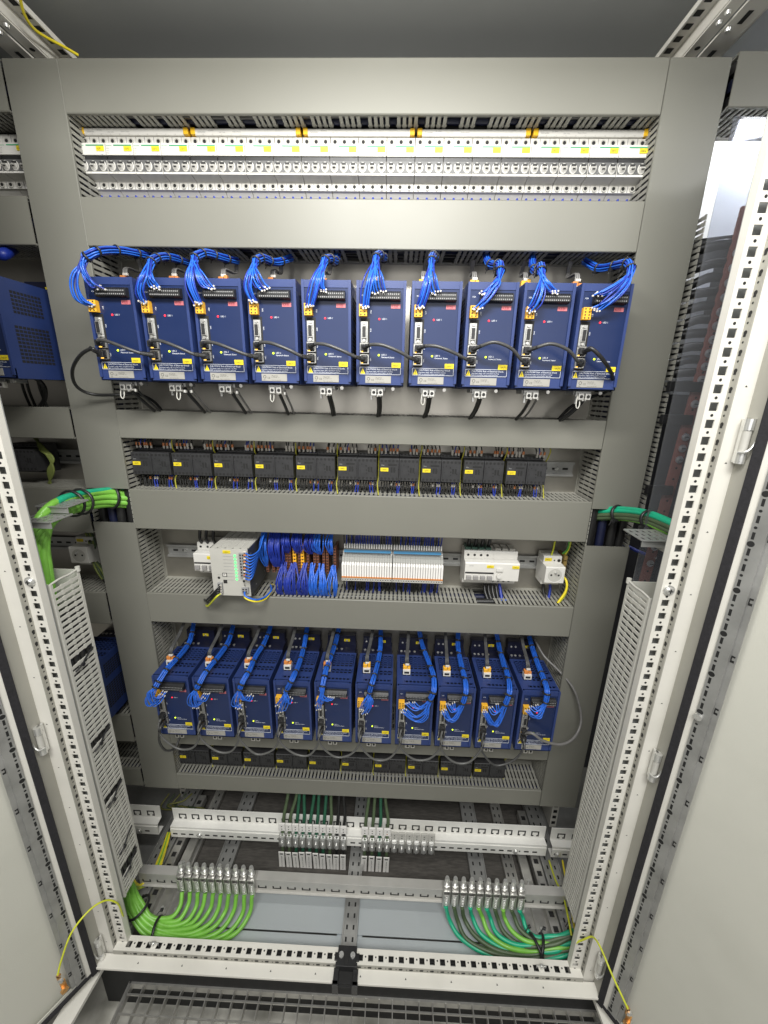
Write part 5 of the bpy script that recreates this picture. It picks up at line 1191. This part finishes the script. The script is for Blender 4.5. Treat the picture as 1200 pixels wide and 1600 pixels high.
duct_h(LX0, LX1, 418, 512, 'trunking cover seen between the left post and the panel, lower one', group='trunking of the left neighbour')
duct_h(LX0, LX1, 253, 318, 'lowest trunking cover of the left neighbour', group='trunking of the left neighbour')
socket(-728, 985, 'white socket half in shadow behind the green cables at the left', '-9X1')
for i in range(3):
    o_ = copy_tree(proto, loc=(-642 - 54 * (i + 1), 0, 0)); o_['label'] = 'white breaker at the left picture edge, %s from the grey upright trunking' % ordn(i)
for i, (zz, nm) in enumerate(((1402, 'upper'), (540, 'lower'))):
    o_ = copy_tree(dr, loc=(-742, 168 if i == 0 else 200, zz)); o_['label'] = 'blue drive of the left neighbour seen from its vented side, %s one' % nm; o_['group'] = 'blue drives of the left neighbour'
o_ = copy_tree(cp, loc=(-850, 0, 1220)); o_['label'] = 'black contactor in the dim left neighbour cabinet'
din_rail(LX0, -640, 1220, 'steel mounting rail in the left neighbour beside the contactor'); din_rail(LX0, -640, 985, 'steel mounting rail in the left neighbour behind the socket')
OLV = mat('dull_green_wire', (0.20, 0.24, 0.06), 0.6)
c = MB(OLV)
for k in range(7): c.tube([at(58 - k, 683, y=330), at(62 + 1.5 * k, 702, y=300), at(78 + k * 1.6 - 4, 712 + k, y=290), at(84 - k * 1.5, 735, y=290), at(76 + 0.5 * k, 755, y=300)], 2.6, n=6)
c.solo('coiled_wire', 'coil of dull green wire hanging in the left neighbour cabinet', 'wire coil')
c = MB(WBLACK); c.tube(y_([(0, 578, 250), (40, 583, 255), (66, 600, 270), (70, 622, 290), (60, 640, 300)]), 5); c.solo('power_cable', 'thick black cable curving below the left neighbour drive', 'cable')
c = MB(WBLACK)
for u in (32, 40, 58): c.tube(y_([(u, 590, 260), (u + 6, 612, 280), (u + 16, 636, 300)]), 3)
c.solo('power_cables', 'thin black cables dropping below the left neighbour drive', 'cables')
c = MB(WDBLUE); c.tube(y_([(-20, 392, 280), (2, 398, 260), (14, 392, 280), (20, 388, 300)]), 11); c.solo('wire_loom', 'dark blue loom at the far left picture edge', 'wire loom')
strand('earth_wire_bundle', 'olive earth wires beside the shaded socket on the left', [[at(134 + 3 * k, 832, y=320), at(140 + 3 * k, 850, y=310), at(143 + k, 870, y=315), at(150 + 4 * k, 890, y=300), at(160 + 3 * k, 905, y=300)] for k in range(4)], 2.4, [OLV, WOLIVE])

# ================================================================== NEIGHBOURING CABINET, RIGHT
nb = thing('neighbour_cabinet', 'back plate and roof of the neighbouring cabinet behind the right post', 'electrical cabinet', (1000, 357, 0)); o = (1000, 357, 0)
MB(mat('pale_glare_plate', (0.62, 0.63, 0.64), 0.5, amt=0.04, scale=6, grime=0.12)).box(643, 1500, 430, 433, 235, 1952).box(643, 1500, 357, 433, 1953, 1955).part('mounting_plate', nb, off=o)  # pale colour stands in for glare; top sheet is an added light baffle
MB(GALV).box(640, 1500, 470, 473, -60, 2040).box(640, 1500, -60, 470, -30, -27).part('rear_panel', nb, off=o)
MB(ROOF).box(603, 1500, -60, 480, 2040, 2043).part('roof_panel', nb, off=o)
b = MB(PAINT, DARK); b.box(640, 662, 380, 470, 0, 2000)
for z in range(20, 1990, 25): b.box(645, 657, 379.6, 380, z - 6, z + 6, 1)
b.part('rear_post', nb, off=o)
duct_h(646, 1000, 1876, 1952, 'trunking cover at the top right corner behind the clear sheet', group='trunking of the right neighbour')
cb = MB(COMB); comb_y(cb, 1150, 1720, 652, 'z'); cb.box(650, 653, YC + 2, YP, 1150, 1155); cb.solo('slotted_strip', 'slotted grey trunking wall just right of the upper right upright cover', 'trunking wall')
# copper bar with screws and thick black cables
t = thing('copper_busbar', 'upright brown copper bar with a column of screws behind the clear sheet', 'busbar', (706, 257, 930)); off = (706, 257, 930)
b = MB(COPPER, DARK)
def cx(z): return 704 + (z - 1330) * 0.045
b.add([(cx(930) - 11, 257, 930), (cx(930) + 11, 257, 930), (cx(1731) + 11, 257, 1731), (cx(1731) - 11, 257, 1731), (cx(930) - 11, 263, 930), (cx(930) + 11, 263, 930), (cx(1731) + 11, 263, 1731), (cx(1731) - 11, 263, 1731)], [(0, 1, 2, 3), (4, 7, 6, 5), (0, 4, 5, 1), (3, 2, 6, 7), (0, 3, 7, 4), (1, 5, 6, 2)])
for k in range(32):
    z = 950 + 24.6 * k; b.disc((cx(z), 256.7, z), 2.6, 'y', 8, 1)
b.disc((cx(1712), 256.6, 1712), 5, 'y', 12, 1); b.part('bar', t, off=off)
for k, z in enumerate([1655 - 25.2 * j for j in range(10)] + [1380, 1312, 1288, 1264, 1060, 1020]):
    s_ = MB(CHROME, DARK); s_.disc((cx(z), 256, z), 8, 'y', 14, d=-2); s_.disc((cx(z), 254, z), 6, 'y', 12, d=-4, r2=4.6); s_.box(cx(z) - 4, cx(z) + 4, 249.4, 249.9, z - 0.8, z + 0.8, 1); s_.part('screw', t, off=off)
for k in range(11):
    z = 1668 - 25.0 * k + (0 if k else 6)
    c = MB(WBLACK, WGREYL); x = cx(z)
    c.tube([(x - 6, 268, z), (x - 30, 276, z - 1), (x - 70, 300, z - 8 - 6 * (k % 3)), (655, 330, z - 14)], 9, n=10); c.tube([(x + 10, 268, z), (x + 60, 275, z + 2), (x + 160, 280, z - 4)], 8, n=8)
    c.tube([(x - 14, 262, z + 4.6), (x - 34, 270, z + 3.6), (x - 70, 296, z - 3 - 6 * (k % 3))], 1.6, n=5, m=1) if k % 2 else None
    c.solo('power_cable', 'thick black cable at the copper bar, %s from the top' % ordn(k), 'cable', 'black cables at the copper bar')
b = MB(BLACK); b.prismz([(640, 300), (cx(1690) - 2, 262), (cx(1690) + 8, 268), (660, 330)], 1640, 1690); b.box(cx(1680) + 10, 900, 275, 330, 1560, 1690); b.solo('cable_shroud', 'black sleeve hiding the topmost cables at the copper bar', 'cable sleeve', bevel=6)
for k, (z, x0) in enumerate(((1416, 645), (1350, 645), (1198, 645), (1095, 650))):
    b = MB(BLACK); b.box(x0, cx(z) + 2, 250, 262, z - 12, z + 8); b.solo('bar_holder', 'black plastic strip holding the copper bar, %s from the top' % ordn(k), 'bar holder', 'black holders of the copper bar', bevel=1)
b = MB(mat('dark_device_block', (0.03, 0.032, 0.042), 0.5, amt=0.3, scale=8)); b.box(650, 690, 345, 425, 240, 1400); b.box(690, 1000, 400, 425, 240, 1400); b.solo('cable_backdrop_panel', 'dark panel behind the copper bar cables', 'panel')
c = MB(WDBLUE, STEEL, FERR); c.tube([(645, 300, 1050), (668, 275, 1042), (690, 262, 1036)], 4, m=0); c.disc((690, 262, 1036), 3.5, (1, -.2, -.3), 8, 2, d=14); c.solo('neutral_wire', 'blue wire with ring lug at the foot of the copper bar', 'wire')
b = MB(ACR, CHROME); n0 = len(b.v); b.box(592, 860, 150, 154, 1010, 1806); b.solo('clear_cover', 'clear acrylic cover sheet over the copper bar behind the right post', 'clear cover', bevel=1)
b = MB(ACR, TAGW); b.box(683, 683.8, 152, 153.6, 1500, 1806, 1); b.box(690, 694, 154, 200, 1010, 1806); b.solo('clear_cover_rib', 'clear folded rib and painted bright line behind the acrylic cover sheet', 'clear cover')  # thin white strip paints a bright line along the acrylic
